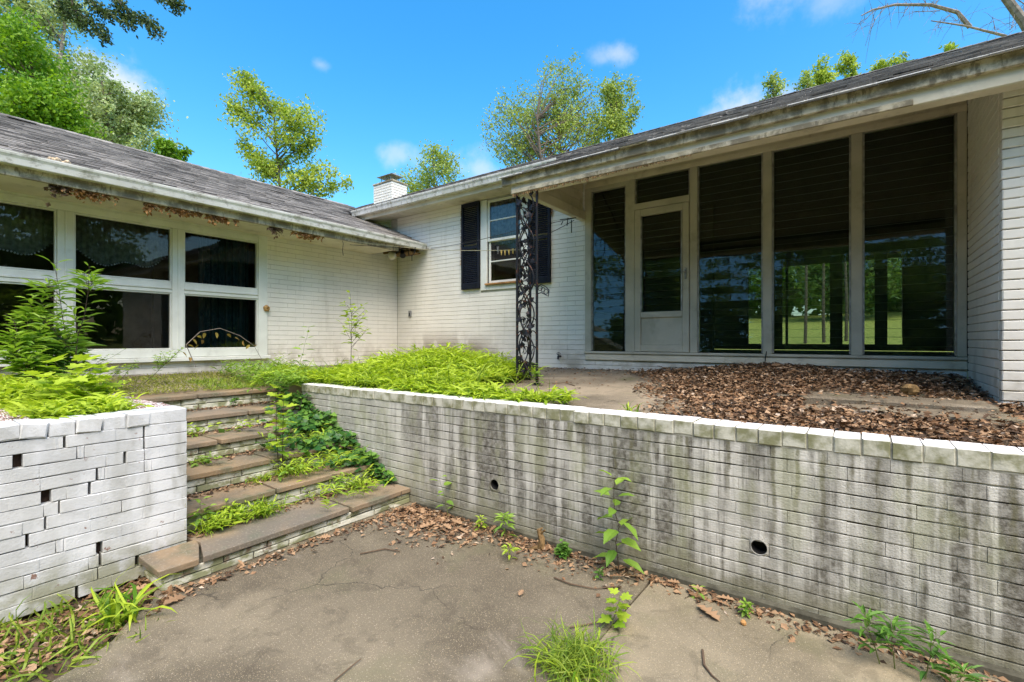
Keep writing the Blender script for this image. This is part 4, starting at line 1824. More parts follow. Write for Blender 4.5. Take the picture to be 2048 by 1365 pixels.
# porch beam and fascia
boxpart('fascia_board', (-3.51, 4.625, 3.468), (6, 4.665, 3.568), M['trim_aged'], hs_, .006)
boxpart('drip_edge', (-3.53, 4.600, 3.570), (6, 4.66, 3.580), M['gutter'], hs_, .002)
boxpart('porch_beam', (-3.40, 4.668, 3.362), (6, 4.80, 3.500), M['trim'], hs_, .008)
boxpart('beam_trim', (-3.38, 4.648, 3.362), (.35, 4.667, 3.41), M['trim_aged'], hs_, .004)
# sloped porch ceiling
mb = MB()
mb.prism([(-3.30, 4.80, 3.55), (-3.30, YM - .013, 4.33), (-3.30, YM - .013, 4.345), (-3.30, 4.80, 3.565)], (9.2, 0, 0))
mb.build('porch_ceiling', M['trim'], hs_)
# west end of the porch: side beam, siding boards, rake board
boxpart('side_beam', (-3.38, 4.802, 3.395), (-3.29, YM - .012, 3.53), M['trim'], hs_, .006)
y0s = 4.80
for i in range(6):
    z0 = 3.532 + i * .14
    ys = 4.65 + (z0 + .14 - 3.53) / SL
    ys = max(ys, y0s)
    if ys < YM - .05:
        mb = MB()
        yb = max(4.65 + (z0 - 3.50) / SL, y0s)
        mb.prism([(-3.345, yb, z0), (-3.345, YM - .014, z0), (-3.352, YM - .014, z0 + .138), (-3.352, min(ys + .05, YM - .02), z0 + .138)], (.02, 0, 0))
        mb.build('siding_board', M['trim'], hs_)
mb = MB()
mb.prism([(-3.51, 4.668, 3.468), (-3.51, 5.93, 3.468 + SL * 1.262), (-3.51, 5.93, 3.575 + SL * 1.262), (-3.51, 4.668, 3.575)], (.035, 0, 0))
mb.build('rake_board', M['trim_aged'], hs_)
mb = MB()
mb.prism([(-3.47, 4.67, 3.50), (-3.47, 6.04, 3.50 + SL * 1.37), (-3.47, 6.04, 3.512 + SL * 1.37), (-3.47, 4.67, 3.512)], (.118, 0, 0))
mb.build('rake_soffit', M['trim'], hs_)
# soffit over the right wing
boxpart('soffit', (XR, 4.802, 3.54), (4.2, YC - .002, 3.552), M['trim'], hs_, .002)
boxpart('frieze_board', (XR - .005, YC - .025, 3.47), (4.1, YC - .001, 3.538), M['trim'], hs_)
# bent flashing standing off the ridge
mb = MB()
c_ = P(1450, 226, y=8.4)
mb.obox((c_.x, c_.y, c_.z), (1, 0, 0), (0, 1, .3), (0, -.3, 1), (.28, .10, .006))
mb.obox((c_.x + .27, c_.y, c_.z - .05), (1, 0, 0), (0, 1, .3), (0, -.3, 1), (.008, .10, .06))
mb.build('bent_flashing', M['steel'], hs_)

# ---- chimney
ch = empty('chimney', (-10.8, 8.97, 4.2))
adopt(ch, hs_)
mb = MB()
mb.box((-11.19, 8.72, 4.2), (-10.41, 9.23, 6.02))
mb.build('chimney_core', M['house_mortar'], ch)
bricks(ch, 'x', 8.7, -1, -11.2, -10.4, 4.65, 18, .2, HC, .015, M['house_brick'], gap=.009, vgap=.004, seed=81)
bricks(ch, 'y', -10.4, 1, 8.7, 9.25, 4.65, 18, .2, HC, .015, M['house_brick'], gap=.009, vgap=.004, seed=82)
mb = MB()
mb.cbox((-11.22, 8.68, 6.0), (-10.38, 9.27, 6.05), .008)
mb.cbox((-11.16, 8.74, 6.051), (-10.44, 9.21, 6.08), .008)
mb.build('crown_slab', M['trim_aged'], ch)
mb = MB()
for xx in (-11.0, -10.8, -10.6):
    for yy in (8.82, 9.12):
        mb.box((xx - .008, yy - .008, 6.08), (xx + .008, yy + .008, 6.24))
for zz in (6.11, 6.15, 6.19):
    mb.box((-11.0, 8.815, zz - .004), (-10.6, 8.822, zz + .004))
    mb.box((-10.6, 8.82, zz - .004), (-10.593, 9.12, zz + .004))
mb.build('spark_screen', M['steel'], ch)
mb = MB()
mb.prism([(-11.12, 8.74, 6.24), (-10.48, 8.74, 6.24), (-10.62, 8.97, 6.34), (-10.98, 8.97, 6.34)], (0, .002, .006))
mb.add([(-11.12, 8.74, 6.24), (-10.48, 8.74, 6.24), (-10.48, 9.20, 6.24), (-11.12, 9.20, 6.24), (-10.98, 8.97, 6.33), (-10.62, 8.97, 6.33)],
       [(0, 1, 5, 4), (1, 2, 5), (2, 3, 4, 5), (3, 0, 4), (3, 2, 1, 0)])
mb.build('rain_cap', M['steel'], ch)

# peeled, ragged lower edge of the porch beam
mb = MB()
for i in range(70):
    x_ = -3.37 + i * .03
    dz = .012 + .028 * random.random() * (1.2 if i < 40 else .6)
    mb.prism([(x_, 4.655, 3.364), (x_ + .03, 4.655, 3.364), (x_ + .024 + .008 * random.random(), 4.650, 3.364 - dz), (x_ + .006, 4.652, 3.364 - dz * random.random())], (0, .012, 0))
mb.build('peeled_edge', M['rot'], hs_)
mb = MB()
c0, c1, c2 = P(1533, 703, y=YM - .06), P(1530, 725, y=YM - .055), P(1535, 748, y=YM - .05)
mb.tube([c0, c1, c2], .006, 5)
mb.build('hanging_cord', M['wire'], hs_)

# ---- ivory mastic remains beside the shutters (rough brown fringe)
for (xx, z0, z1) in ((-5.762, 2.95, 3.95), (-3.885, 3.55, 3.95)):
    mb = MB()
    for i in range(260):
        z = z0 + (z1 - z0) * random.random()
        a = random.uniform(-1, 1)
        sg = -1 if xx < -5 else 1
        mb.add([(xx, YM - .03, z), (xx + sg * random.uniform(.01, .05), YM - .02 - random.random() * .03, z + a * .02), (xx, YM - .025, z + .008)], [(0, 1, 2)], random.random())
    mb.build('dried_caulk', M['nest'], hs_)

# ================================================================ IRON COLUMN
ic = empty('iron_column', (-3.18, 4.83, tz(-3.2, 4.8)), 'black cast iron corner column of vines and grape leaves under the porch beam', 'column')
CA, CB, CC = (-3.325, 4.70), (-3.04, 4.70), (-3.325, 4.985)
zb0 = tz(-3.2, 4.8)
for (x, y) in (CA, CB, CC):
    f = MB()
    f.cbox((x - .0125, y - .0125, zb0 + .02), (x + .0125, y + .0125, 3.362), .003)
    leg = f.build('leg', M['iron'], ic)
    f = MB()
    f.cbox((x - .032, y - .032, zb0 - .01), (x + .032, y + .032, zb0 + .012), .004)
    f.ball((x, y, zb0 + .06), .026, 8, sq=(1, 1, .7))
    f.build('foot', M['iron'], leg)
rc = np.random.default_rng(44)
leafm = MB()
lv = T_MAPLE[0].copy()
for sgn in (1, -1):
    V = np.stack([lv[:, 0] - .4, lv[:, 1] * 1.0, lv[:, 2] * 1.6 + sgn * .045], 1)
    fs = T_MAPLE[1] if sgn > 0 else [tuple(reversed(q)) for q in T_MAPLE[1]]
    leafm.add(V * .085, fs)
n_o = len(lv) - 1
leafm.add(np.concatenate([np.stack([lv[:n_o, 0] - .4, lv[:n_o, 1], lv[:n_o, 2] * 1.6 + .045], 1), np.stack([lv[:n_o, 0] - .4, lv[:n_o, 1], lv[:n_o, 2] * 1.6 - .045], 1)]) * .085,
          [(i, (i + 1) % n_o, n_o + (i + 1) % n_o, n_o + i) for i in range(n_o)])
leafm = leafm.mesh('grape_leaf', M['iron'])
for (p, q) in ((CA, CB), (CA, CC)):
    p, q = np.array(p), np.array(q)
    W_ = q - p
    n2_ = np.array((-W_[1], W_[0])) / np.linalg.norm(W_)
    mb = MB()

    def pt(t, z, o=0):
        c = p + W_ * t + n2_ * o
        return (c[0], c[1], z)
    for ph in (0, math.pi):
        pts = [pt(.5 + .36 * math.sin(ph + z * 7.4), z, .012 * math.cos(ph + z * 7.4)) for z in np.arange(zb0 + .10, 3.34, .035)]
        mb.tube(pts, .0085, 5)
    z = zb0 + .18
    while z < 3.28:
        for sg in (-1, 1):
            # scroll
            cz = z + rc.normal() * .02
            t0 = .5 + sg * .18
            sc = []
            for a in np.linspace(0, 4.6, 16):
                rr = .085 * (1 - a / 6.2)
                sc.append(pt(t0 + sg * rr * math.cos(a) / .285, cz + rr * math.sin(a), .008 * sg))
            mb.tube(sc, [.007 - .004 * i / 16 for i in range(16)], 5)
        z += .185
    mb.build('vine', M['iron'], ic)
    gb = MB()
    z = zb0 + .25
    while z < 3.25:
        c = pt(.5 + rc.normal() * .12, z, .02)
        for i in range(16):
            h = i / 16
            gb.ball((c[0] + rc.normal() * .018 * (1 - h), c[1] + rc.normal() * .014 * (1 - h), c[2] - h * .07), .0105, 6)
        z += .37
    gb.build('grape_cluster', M['iron'], ic)
    z = zb0 + .14
    k = 0
    while z < 3.33:
        t = .5 + (.22 if k % 2 else -.22) + rc.normal() * .10
        o = inst('grape_leaf', leafm, pt(t, z, rc.normal() * .016), ic)
        base = Matrix(((W_[0] / .285, 0, n2_[0]), (W_[1] / .285, 0, n2_[1]), (0, 1, 0)))
        o.rotation_euler = (base @ Matrix.Rotation(rc.uniform(0, 6.28), 3, 'Z') @ Matrix.Rotation(rc.normal() * .35, 3, 'X')).to_euler()
        s_ = rc.uniform(.65, 1.05)
        o.scale = (s_, s_, s_)
        z += .078
        k += 1

# hose bracket on the column
hb = MB()
hx, hy, hz = -3.03, 4.69, P(1090, 582, y=4.7).z
pts = [(hx + .012, hy, hz + .06), (hx + .06, hy - .01, hz + .075), (hx + .13, hy - .02, hz + .045), (hx + .175, hy - .02, hz + .0)]
hb.tube(pts, .006, 6)
pts2 = [(hx + .012, hy, hz - .03), (hx + .06, hy - .01, hz - .02), (hx + .12, hy - .02, hz - .045), (hx + .165, hy - .02, hz - .07), (hx + .175, hy - .02, hz)]
hb.tube(pts2, .006, 6)
for (cx, cz, rr) in ((.05, .03, .028), (.09, .01, .026), (.13, -.015, .028)):
    hb.tube([(hx + cx + rr * math.cos(a), hy - .015, hz + cz + rr * math.sin(a)) for a in np.linspace(0, 6.28, 14)], .0045, 5)
o = hb.build('hose_bracket', M['iron'], ic)

# ================================================================ SMALL FIXTURES


def single_thing(mb, name, mat, label, cat, group=None, smooth=False):
    V = np.concatenate(mb.v)
    c = V.mean(0)
    c[2] = V[:, 2].min()
    o = mb.build(name, mat, smooth=smooth, origin=tuple(c))
    return tag(o, label, cat, group)


# outlet box on the main wall
c = P(821, 628, y=YM)
ob = empty('outlet_box', (c.x, YM, c.z), 'small metal outlet box with an open cover on the white wall near the inner corner', 'outlet')
f = MB()
f.cbox((c.x - .035, YM - .03, c.z - .06), (c.x + .035, YM + .0, c.z + .06), .004)
f.build('box', M['steel'], ob)
f = MB()
f.cbox((c.x - .012, YM - .036, c.z - .045), (c.x + .016, YM - .031, c.z + .02), .002)
f.build('cover', M['black'], ob)
# spigot stub
c = P(1121, 713, y=YM)
sp_ = empty('garden_spigot', (c.x, YM - .03, c.z), 'little rusty garden tap stub low on the white wall beside the porch', 'tap')
f = MB()
f.tube([(c.x, YM, c.z), (c.x, YM - .07, c.z)], .016, 8)
f.tube([(c.x, YM - .07, c.z), (c.x + .01, YM - .09, c.z - .04)], .014, 8)
f.build('pipe', M['iron'], sp_)
f = MB()
f.tube([(c.x + .03 * math.cos(a), YM - .06, c.z + .04 + .018 * math.sin(a)) for a in np.linspace(0, 6.28, 12)], .005, 5)
f.tube([(c.x, YM - .06, c.z), (c.x, YM - .06, c.z + .045)], .006, 5)
f.build('handle', M['iron'], sp_)

# floodlight pair under the open end of the eave
c = P(800, 500, y=6.05)
fl = empty('floodlight', (c.x, c.y, c.z), 'twin floodlight with one round bulb hanging under the broken eave corner', 'light')
f = MB()
f.cbox((c.x - .05, c.y - .05, c.z - .01), (c.x + .05, c.y + .05, c.z + .03), .006)
f.tube([(c.x, c.y, c.z), (c.x - .06, c.y - .04, c.z - .05)], .014, 8)
f.build('mount', M['black'], fl)
f = MB()
f.ball((c.x - .11, c.y - .10, c.z - .11), .085, 14)
f.build('bulb', M['bulb'], fl, smooth=True)
f = MB()
f.tube([(c.x + .05, c.y, c.z), (c.x + .09, c.y - .03, c.z - .07), (c.x + .15, c.y - .06, c.z - .14)], [.02, .03, .055], 10)
f.build('lamp_socket', M['black'], fl)
f = MB()
f.tube([(c.x + .22, c.y, c.z - .02), (c.x + .25, c.y, c.z - .13), (c.x + .33, c.y, c.z - .15), (c.x + .40, c.y, c.z - .10), (c.x + .42, c.y, c.z)], .008, 6)
f.tube([(c.x + .33, c.y, c.z - .15), (c.x + .33, c.y, c.z - .24)], .008, 6)
f.build('hanging_cord', M['black'], fl)

# clothes lines and cable
def catenary(a, b, sag, n=14):
    a, b = np.array(a), np.array(b)
    return [a + (b - a) * t - np.array((0, 0, sag * 4 * t * (1 - t))) for t in np.linspace(0, 1, n + 1)]


hook = P(1148, 440, y=5.9)
e1 = P(700, 486, x=-6.74)
e2 = P(684, 480, x=-6.74)
corner = P(852, 500, y=6.0)
f = MB()
f.tube(catenary(e2, P(860, 500, x=-6.6), .01) + catenary(P(860, 500, x=-6.6), P(1040, 500, y=4.9), .012)[1:], .0045, 5)
l1 = single_thing(f, 'clothes_line', M['cord'], 'pale yellowish clothes line with pegs, lower of the two lines to the iron column', 'line')
f = MB()
f.tube(catenary(P(700, 490, x=-6.74), P(860, 497, x=-6.62), .01) + catenary(P(860, 497, x=-6.62), P(1030, 462, y=5.2), .03)[1:] + catenary(P(1030, 462, y=5.2), P(1148, 437, y=5.95), .0)[1:], .0045, 5)
single_thing(f, 'clothes_line', M['wire'], 'dark clothes line rising from the eave corner past the shutters to the hook', 'line')
f = MB()
f.tube(catenary(P(1070, 480, y=4.78), P(1148, 441, y=5.95), .01), .0045, 5)
single_thing(f, 'clothes_line', M['wire'], 'short dark line from behind the iron column up to the hook under the side beam', 'line')
f = MB()
for (a, b) in (((1120, 440), (1152, 436)), ((1136, 436), (1134, 452)), ((1143, 440), (1143, 466)), ((1126, 443), (1122, 450))):
    A_, B_ = P(*a, y=5.93), P(*b, y=5.93)
    f.tube([A_, B_], .007, 5)
single_thing(f, 'line_hook', M['black'], 'black knotted hook holding the line ends below the side beam', 'hook')
f = MB()
A_ = P(685, 482, x=-6.74)
f.tube([A_, A_ + Vector((.02, .0, -.05)), A_ + Vector((.0, .0, -.16)), A_ + Vector((.02, .0, -.24))], .005, 5)
f.tube(catenary(P(566, 446, x=-6.79), P(812, 500, x=-6.79), .01), .006, 5)
single_thing(f, 'loose_cable', M['wire'], 'loose dark cable along the left gutter with its end dangling at the bend', 'cable')
PEGS = ['grey clothes peg on the pale line left of the wooden pegs', 'wooden clothes peg next to the grey peg on the pale line', 'second wooden clothes peg right of the grey peg',
        'middle one of the five wooden clothes pegs', 'wooden clothes peg second nearest to the iron column', 'wooden clothes peg closest to the iron column on the pale line']
for pi_, (px, py, cc) in enumerate( ((996, 499, 'steel'), (1003, 504, 'pin'), (1010, 504, 'pin'), (1018, 503, 'pin'), (1026, 501, 'pin'), (1033, 500, 'pin'))):
    c = P(px, py - 1, y=5.0)
    f = MB()
    for sg in (-1, 1):
        f.obox((c.x + sg * .004, c.y, c.z - .02), (1, 0, 0), (0, 1, 0), (sg * .12, 0, .99), (.0035, .006, .035 if cc == 'pin' else .05))
    lab = PEGS[pi_]
    single_thing(f, 'clothes_peg', M[cc], lab, 'clothes peg', 'wooden pegs on the clothes line' if cc == 'pin' else None)

# bracket fungus on the window jamb
c = P(533, 617, x=XL + .04)
f = MB()
n = 16
vs = [(c.x, c.y, c.z)]
fs = []
for k in range(1, 4):
    for j in range(n):
        a = 2 * math.pi * j / n
        rr = .052 * k / 3 * (1 + .08 * math.sin(a * 5))
        vs.append((c.x + .055 * math.sqrt(max(0, 1 - (k / 3) ** 2)) + .0, c.y + rr * math.cos(a), c.z + rr * math.sin(a)))
for j in range(n):
    fs.append((0, 1 + j, 1 + (j + 1) % n))
    for k in range(2):
        a, b = 1 + k * n + j, 1 + k * n + (j + 1) % n
        fs.append((a, a + n, b + n, b))
f.add(vs, fs)
single_thing(f, 'jamb_fungus', M['fungus'], 'round tan bracket fungus stuck to the right jamb of the picture window', 'nest')

# torn debris hanging from the eave of the left wing
debris = [(118, 370, 14, 'nest_dark', 'small grey brown clump hanging under the gutter, leftmost of the hanging clumps'),
          (180, 380, 36, 'nest', 'wide ragged orange brown clump under the gutter above the left mullion'),
          (300, 401, 9, 'nest', 'small orange brown tuft between the two wide clumps under the gutter'),
          (362, 412, 30, 'nest', 'orange brown clump under the gutter above the right mullion'),
          (436, 432, 30, 'nest', 'orange brown crumpled clump right of the last mullion under the gutter'),
          (550, 458, 13, 'nest_dark', 'grey brown pointed scrap hanging where the brick wall starts'),
          (615, 466, 28, 'nest', 'brown torn clump under the gutter over the bare brick wall')]
for (px, py, hw, mt, lab) in debris:
    c = P(px, py, x=-6.77)
    dd = 6.8 / abs(ray(px, py)[0])
    w = hw / FPX * dd * 1.15
    f = MB()
    nn = int(40 + hw * 6)
    r_ = rng.normal(0, 1, (nn, 3)) * np.array((.012, w * .5, .022)) + np.array((c.x, c.y, 3.215))
    r_[:, 1] = np.clip(r_[:, 1], c.y - w, c.y + w)
    r_[:, 2] = 3.225 - np.abs(rng.normal(0, 1, nn)) * .035 * (1.4 if hw < 16 else 1)
    dr_ = rdir(nn)
    dr_[:, 2] -= .8
    leaves(f, r_, dr_, rng.uniform(.025, .065, nn), rng.uniform(.02, .05, nn), rng.random(nn), T_RHOMB)
    single_thing(f, 'eave_debris', M[mt], lab, 'debris', 'torn clumps hanging from the left eave')
# pale lump lying in the gutter
c = P(112, 321, x=-6.66)
f = MB()
for i in range(16):
    f.ball((c.x - .01 + rng.normal() * .015, c.y + rng.normal() * .045, 3.435 + rng.random() * .018), rng.uniform(.014, .026), 8, jit=.3)
single_thing(f, 'foam_lump', M['pale_debris'], 'pale lumpy crust lying in the left gutter at the shingle edge', 'debris')

# ================================================================ LEAF LITTER


def litter(n, xyf, size=(.02, .06), lift=.02, name='leaf_litter', flat=.6, tmpl=T_RHOMB, mat='litter', vals=None):
    Pp = np.array([xyf() for _ in range(n)])
    D = rdir(n, -.35, .35)
    L = rng.uniform(*size, n)
    leavesV = MB()
    Pp[:, 2] += rng.random(n) * lift
    leaves(leavesV, Pp, D, L, L * rng.uniform(.35, .8, n), rng.random(n) if vals is None else vals, tmpl, roll=flat)
    return leavesV


def heap_h(x, y):
    # heap leaning on the curb, spilling toward the retaining wall
    a = math.exp(-((x + .75) / .95) ** 2) * .125 * min(1, max(0, (y - 4.6) / 1.4))
    a += math.exp(-((x - .55) / .5) ** 2) * .06 * min(1, max(0, (y - 5.7) / .5))
    a += .035 * math.exp(-((x + .2) / 1.6) ** 2 - ((y - 4.0) / .9) ** 2)
    return a


def heap_den(x, y):
    left = -1.35 - .42 * (y - 3.5) + .10 * math.sin(y * 5)
    d = min(1, max(0, (x - left) / .7))
    # bare slab patch on the right
    if -.35 < x < .86 and 4.15 < y < 5.10:
        d *= .05
    if -.25 < x < .9 and 5.1 < y < 5.5:
        d *= .5
    if y < 3.46:
        d *= .5
    return d


mb = grid(-2.4, .88, 3.43, 6.40, 60, 50, lambda x, y: tz(x, y) - .02 + (heap_h(x, y) + .02) * (heap_den(x, y) > .6), .05)
lb = mb.build('leaf_heap', M['soil'])
tag(lb, kind='stuff')


def heap_pt():
    while True:
        x, y = random.uniform(-2.6, 1.6), random.uniform(3.40, 6.40)
        if x > .88 and y > 5.05:
            continue
        if random.random() < heap_den(x, y):
            base = 1.135 if (-.55 < x < .80 and 4.60 < y < 5.04) else (1.10 if (-.1 < x < .86 and 4.12 < y < 4.57) else tz(x, y))
            return (x, y, max(base, tz(x, y) + heap_h(x, y)))


mb = litter(24000, heap_pt, (.012, .058), .035, flat=.5, tmpl=T_FOLD)
o = litter(650, heap_pt, (.06, .11), .045, flat=.35, tmpl=T_OAK)
tag(mb.build('leaf_litter', M['litter']), kind='stuff')
tag(o.build('oak_leaf_litter', M['litter']), kind='stuff')


def foot_pt():
    # litter on the patio along wall and steps
    while True:
        u = random.random()
        if u < .62:      # corner by the step
            x = -3.45 + abs(random.gauss(0, .75))
            y = 3.17 - abs(random.gauss(0, .22)) * (1.15 if x < -2.4 else .55)
        elif u < .88:
            x = random.uniform(-2.2, 1.0)
            y = 3.16 - abs(random.gauss(0, .10)) * (1.6 if x < -1.2 else .8)
        else:
            y = random.uniform(1.1, 3.1)
            x = -3.50 + abs(random.gauss(0, .07))
        if x < 1.5 and y < 3.16 and x > -3.52:
            return (x, y, .004)


mb = litter(3500, foot_pt, (.010, .055), .014, flat=.35, tmpl=T_FOLD)
tag(mb.build('patio_litter', M['litter']), kind='stuff')
mb = litter(130, foot_pt, (.07, .12), .02, flat=.25, tmpl=T_OAK, vals=rng.uniform(.55, .9, 130))
tag(mb.build('patio_oak_litter', M['litter']), kind='stuff')


def step_pt():
    k = random.randrange(6)
    xb = XS[k + 1] if k < 5 else -6.6
    y = random.uniform(1.43, 3.15)
    x = xb + .01 + abs(random.gauss(0, .06))
    return (min(x, XS[k] - .02), y, ZT[k] + .003)


mb = litter(2600, step_pt, (.015, .05), .015, flat=.35, tmpl=T_FOLD)
tag(mb.build('step_litter', M['litter']), kind='stuff')


def strip_pt():
    y = random.uniform(.2, 1.25)
    x = random.uniform(-3.88, -3.30 + .2 * (1 - y))
    return (x, y, -.025)


mb = litter(1300, strip_pt, (.02, .07), .03, flat=.5, tmpl=T_FOLD)
mb2 = litter(22, strip_pt, (.10, .18), .05, flat=.4, tmpl=T_OAK, vals=rng.uniform(.6, .85, 22))
tag(mb.build('strip_litter', M['litter']), kind='stuff')
tag(mb2.build('strip_oak_litter', M['litter']), kind='stuff')


def terr_pt():
    x, y = random.uniform(-7.4, -2.2), random.uniform(3.45, 6.38)
    if random.random() < .5:
        y = 6.38 - abs(random.gauss(0, .15))
    return (x, y, tz(x, y) + .003)


mb = litter(1500, terr_pt, (.015, .05), .012, flat=.3, tmpl=T_FOLD)
tag(mb.build('terrace_litter', M['litter']), kind='stuff')

# single big leaves one can point at
for (px, py, ln, ang, lab) in ((1440, 1241, .17, 2.6, 'large tan oak leaf lying on the pale slab near the wall foot'),
                               (1110, 1106, .14, .5, 'big orange brown dry leaf beside the dark stump at the wall foot'),
                               (838, 1056, .16, 1.3, 'light brown lobed oak leaf on the litter in the corner by the lowest step'),
                               (935, 1066, .13, 2.9, 'orange brown dry leaf lying along the wall right of the step corner'),
                               (1038, 1190, .07, 1.8, 'small curled brown leaf alone on the grey patio')):
    c = P(px, py, z=.02)
    f = MB()
    leaves(f, [(c.x, c.y, .014)], [(math.cos(ang), math.sin(ang), .12)], ln, ln * .8, np.array([.75]), T_OAK, up=np.array([[.1, .1, 1.]]))
    single_thing(f, 'oak_leaf', M['litter'], lab, 'dead leaf')
c = P(1487, 1248, z=.01)
f = MB()
f.ball((c.x, c.y, .016), .016, 10, jit=.2)
single_thing(f, 'acorn', M['wood_raw'], 'small brown acorn on the pale slab right of the oak leaf', 'acorn')
# stump at the wall foot
f = MB()
c = P(1080, 1100, z=0)
f.tube([(c.x, c.y, -.02), (c.x + .01, c.y + .01, .08), (c.x - .01, c.y, .15), (c.x + .02, c.y, .17)], [.035, .026, .018, .006], 8)
f.tube([(c.x, c.y, .12), (c.x + .05, c.y - .01, .165)], [.012, .006], 6)
f.tube([(c.x, c.y, .02), (c.x - .08, c.y - .06, .005)], [.018, .006], 6)
single_thing(f, 'rotten_stump', M['rot'], 'short dark rotten stump at the foot of the stained wall', 'stump')
# rocks on the terrace edge
for (px, py, s_, mt, lab) in ((1735, 822, .05, 'rock', 'pale rounded stone lying among the brown leaves'),
                              (1820, 803, .045, 'rot', 'dark brown upright clod on the green slab'),
                              (1320, 819, .03, 'black', 'small black stone at the inner edge of the wall cap'),
                              (1432, 833, .05, 'rock', 'flat pale stone behind the wall cap under the leaves'),
                              (1365, 822, .03, 'rock', 'small pale stone between the black stone and the leaf heap')):
    c = P(px, py, z=1.10)
    f = MB()
    f.ball((c.x, max(c.y, 3.47), tz(c.x, c.y) + s_ * .5 + (heap_h(c.x, c.y) if heap_den(c.x, c.y) > .5 else 0) + (.08 if mt == 'rot' else 0)), s_, 10, jit=.35, sq=(1.3, 1, .62 if mt != 'rot' else 1.0))
    single_thing(f, 'stone', M[mt], lab, 'stone')

# sticks
for (pts, w, lab) in (([(1405, 1300), (1408, 1330), (1425, 1352), (1440, 1364)], .006, 'dark curved stick at the lower edge of the pale slab'),
                      ([(1108, 1155), (1140, 1168), (1190, 1178), (1240, 1172)], .005, 'thin brown twig lying along the wall foot under the tall seedling'),
                      ([(1140, 1255), (1180, 1248), (1215, 1238)], .004, 'short dark twig beside the yellow green seedling'),
                      ([(668, 1362), (700, 1335), (722, 1318)], .003, 'pale thin straw at the lower left of the grey patio'),
                      ([(720, 1108), (770, 1098), (800, 1103)], .005, 'dark twig lying beside the leaves near the steps')):
    q = [P(a, b, z=.012) for a, b in pts]
    f = MB()
    f.tube(q, [w, w, w * .7, w * .4][:len(q)], 6)
    single_thing(f, 'stick', M['twig'], lab, 'stick')
f = MB()
q = [P(1105, 768, z=1.085), P(1130, 766, z=1.09), P(1165, 764, z=1.09)]
f.tube(q, .006, 6)
f.tube([q[1], P(1150, 772, z=1.085)], .004, 5)
single_thing(f, 'stick', M['twig'], 'forked stick on the terrace right of the iron column', 'stick')

# ================================================================ PLANTS


def grass_patch(n, ptf, hl, w, mat, name, kind='stuff', label=None, cat=None, seg=T_BLADE, lean=.5):
    Pp = np.array([ptf() for _ in range(n)])
    D = rdir(n, .2, 1.0)
    D[:, :2] *= lean * 2
    L = rng.uniform(hl[0], hl[1], n)
    mb = MB()
    leaves(mb, Pp, D, L, w * rng.uniform(.6, 1.3, n), rng.random(n), seg, up=rdir(n))
    if kind == 'stuff':
        return tag(mb.build(name, M[mat]), kind='stuff')
    return single_thing(mb, name, M[mat], label, cat)


def stilt(n, ptf, hgt, leafL, mat, name, hf=None, nl=7, label=None, wr=(.14, .22)):
    """arching jointed stems with lance leaves"""
    mb = MB()
    sm = MB()
    for _ in range(n):
        x, y, z = ptf()
        h = random.uniform(*hgt) * (hf(x, y) if hf else 1)
        a = random.uniform(0, 6.28)
        lean = random.uniform(.1, .9) * h
        pts = []
        for t in np.linspace(0, 1, 5):
            pts.append(np.array((x + lean * t * t * math.cos(a), y + lean * t * t * math.sin(a), z + h * (t - .25 * t * t))))
        if random.random() < .35:
            sm.tube(pts, .0016, 3, cap=False)
        ts = np.linspace(.25, 1, nl)
        bp = np.array([pts[min(int(t * 4), 3)] * (1 - (t * 4 - min(int(t * 4), 3))) + pts[min(int(t * 4), 3) + 1] * (t * 4 - min(int(t * 4), 3)) for t in ts])
        an = a + np.where(np.arange(nl) % 2, 1.2, -1.2) + rng.normal(0, .5, nl)
        D = np.stack([np.cos(an), np.sin(an), rng.uniform(-.1, .6, nl)], 1)
        L = leafL * rng.uniform(.6, 1.25, nl)
        leaves(mb, bp, D, L, L * rng.uniform(*wr, nl), np.clip(rng.normal(.35 + .45 * np.linspace(0, 1, nl), .18), 0, 1), T_BLADE, roll=.4)
    o = mb.build(name, M[mat])
    if sm.n:
        s_ = sm.build('stem', M['stem'], o)
    return tag(o, kind='stuff')


def mound_h(x, y):
    return .36 + 1.0 * math.exp(-((x + 4.75) / .95) ** 2 - ((y - 4.7) / .9) ** 2) + .10 * math.sin(x * 7) * math.cos(y * 6)


def mound_pt():
    while True:
        x, y = random.uniform(-6.8, -2.0), random.uniform(3.40, 6.1)
        e = ((x + 4.7) / 1.6) ** 2 + ((y - 4.35) / 1.15) ** 2
        if x > -3.4 and y > 3.9:
            continue
        if y < 3.72 and x < -1.95 or e < 1 + random.uniform(-.25, .25):
            if x > -2.7 and random.random() < .6:
                continue
            return (x, y, tz(x, y))


stilt(2700, mound_pt, (.20, .42), .165, 'stiltgrass', 'stiltgrass_mound', mound_h, 8, wr=(.09, .15))
grass_patch(900, mound_pt, (.2, .42), .009, 'grass', 'mound_blades', seg=T_ARCH, lean=.45)


def left_of(x0, x1, y0, y1, z=None):
    def f():
        x, y = random.uniform(x0, x1), random.uniform(y0, y1)
        return (x, y, tz(x, y) if z is None else z)
    return f


# lower weeds between steps and house wall
stilt(420, left_of(-7.2, -5.6, 2.9, 3.9), (.12, .28), .08, 'weed', 'weed_cover', None, 6)
# planter grass
stilt(1100, left_of(-6.9, -4.15, .66, 1.18, .98), (.14, .32), .12, 'stiltgrass', 'planter_stiltgrass', lambda x, y: 1.15 if x < -5 else .8, 8)
stilt(420, left_of(-6.9, -4.3, -.6, .42, .98), (.10, .22), .11, 'stiltgrass', 'planter_grass', None, 7)
# low mossy grass on the landing
grass_patch(5200, left_of(-7.35, -6.05, 1.35, 3.1), (.02, .065), .006, 'moss', 'landing_grass', lean=.7)
grass_patch(900, left_of(-6.7, -6.0, 2.4, 3.1), (.04, .10), .008, 'grass', 'landing_tufts', lean=.7)


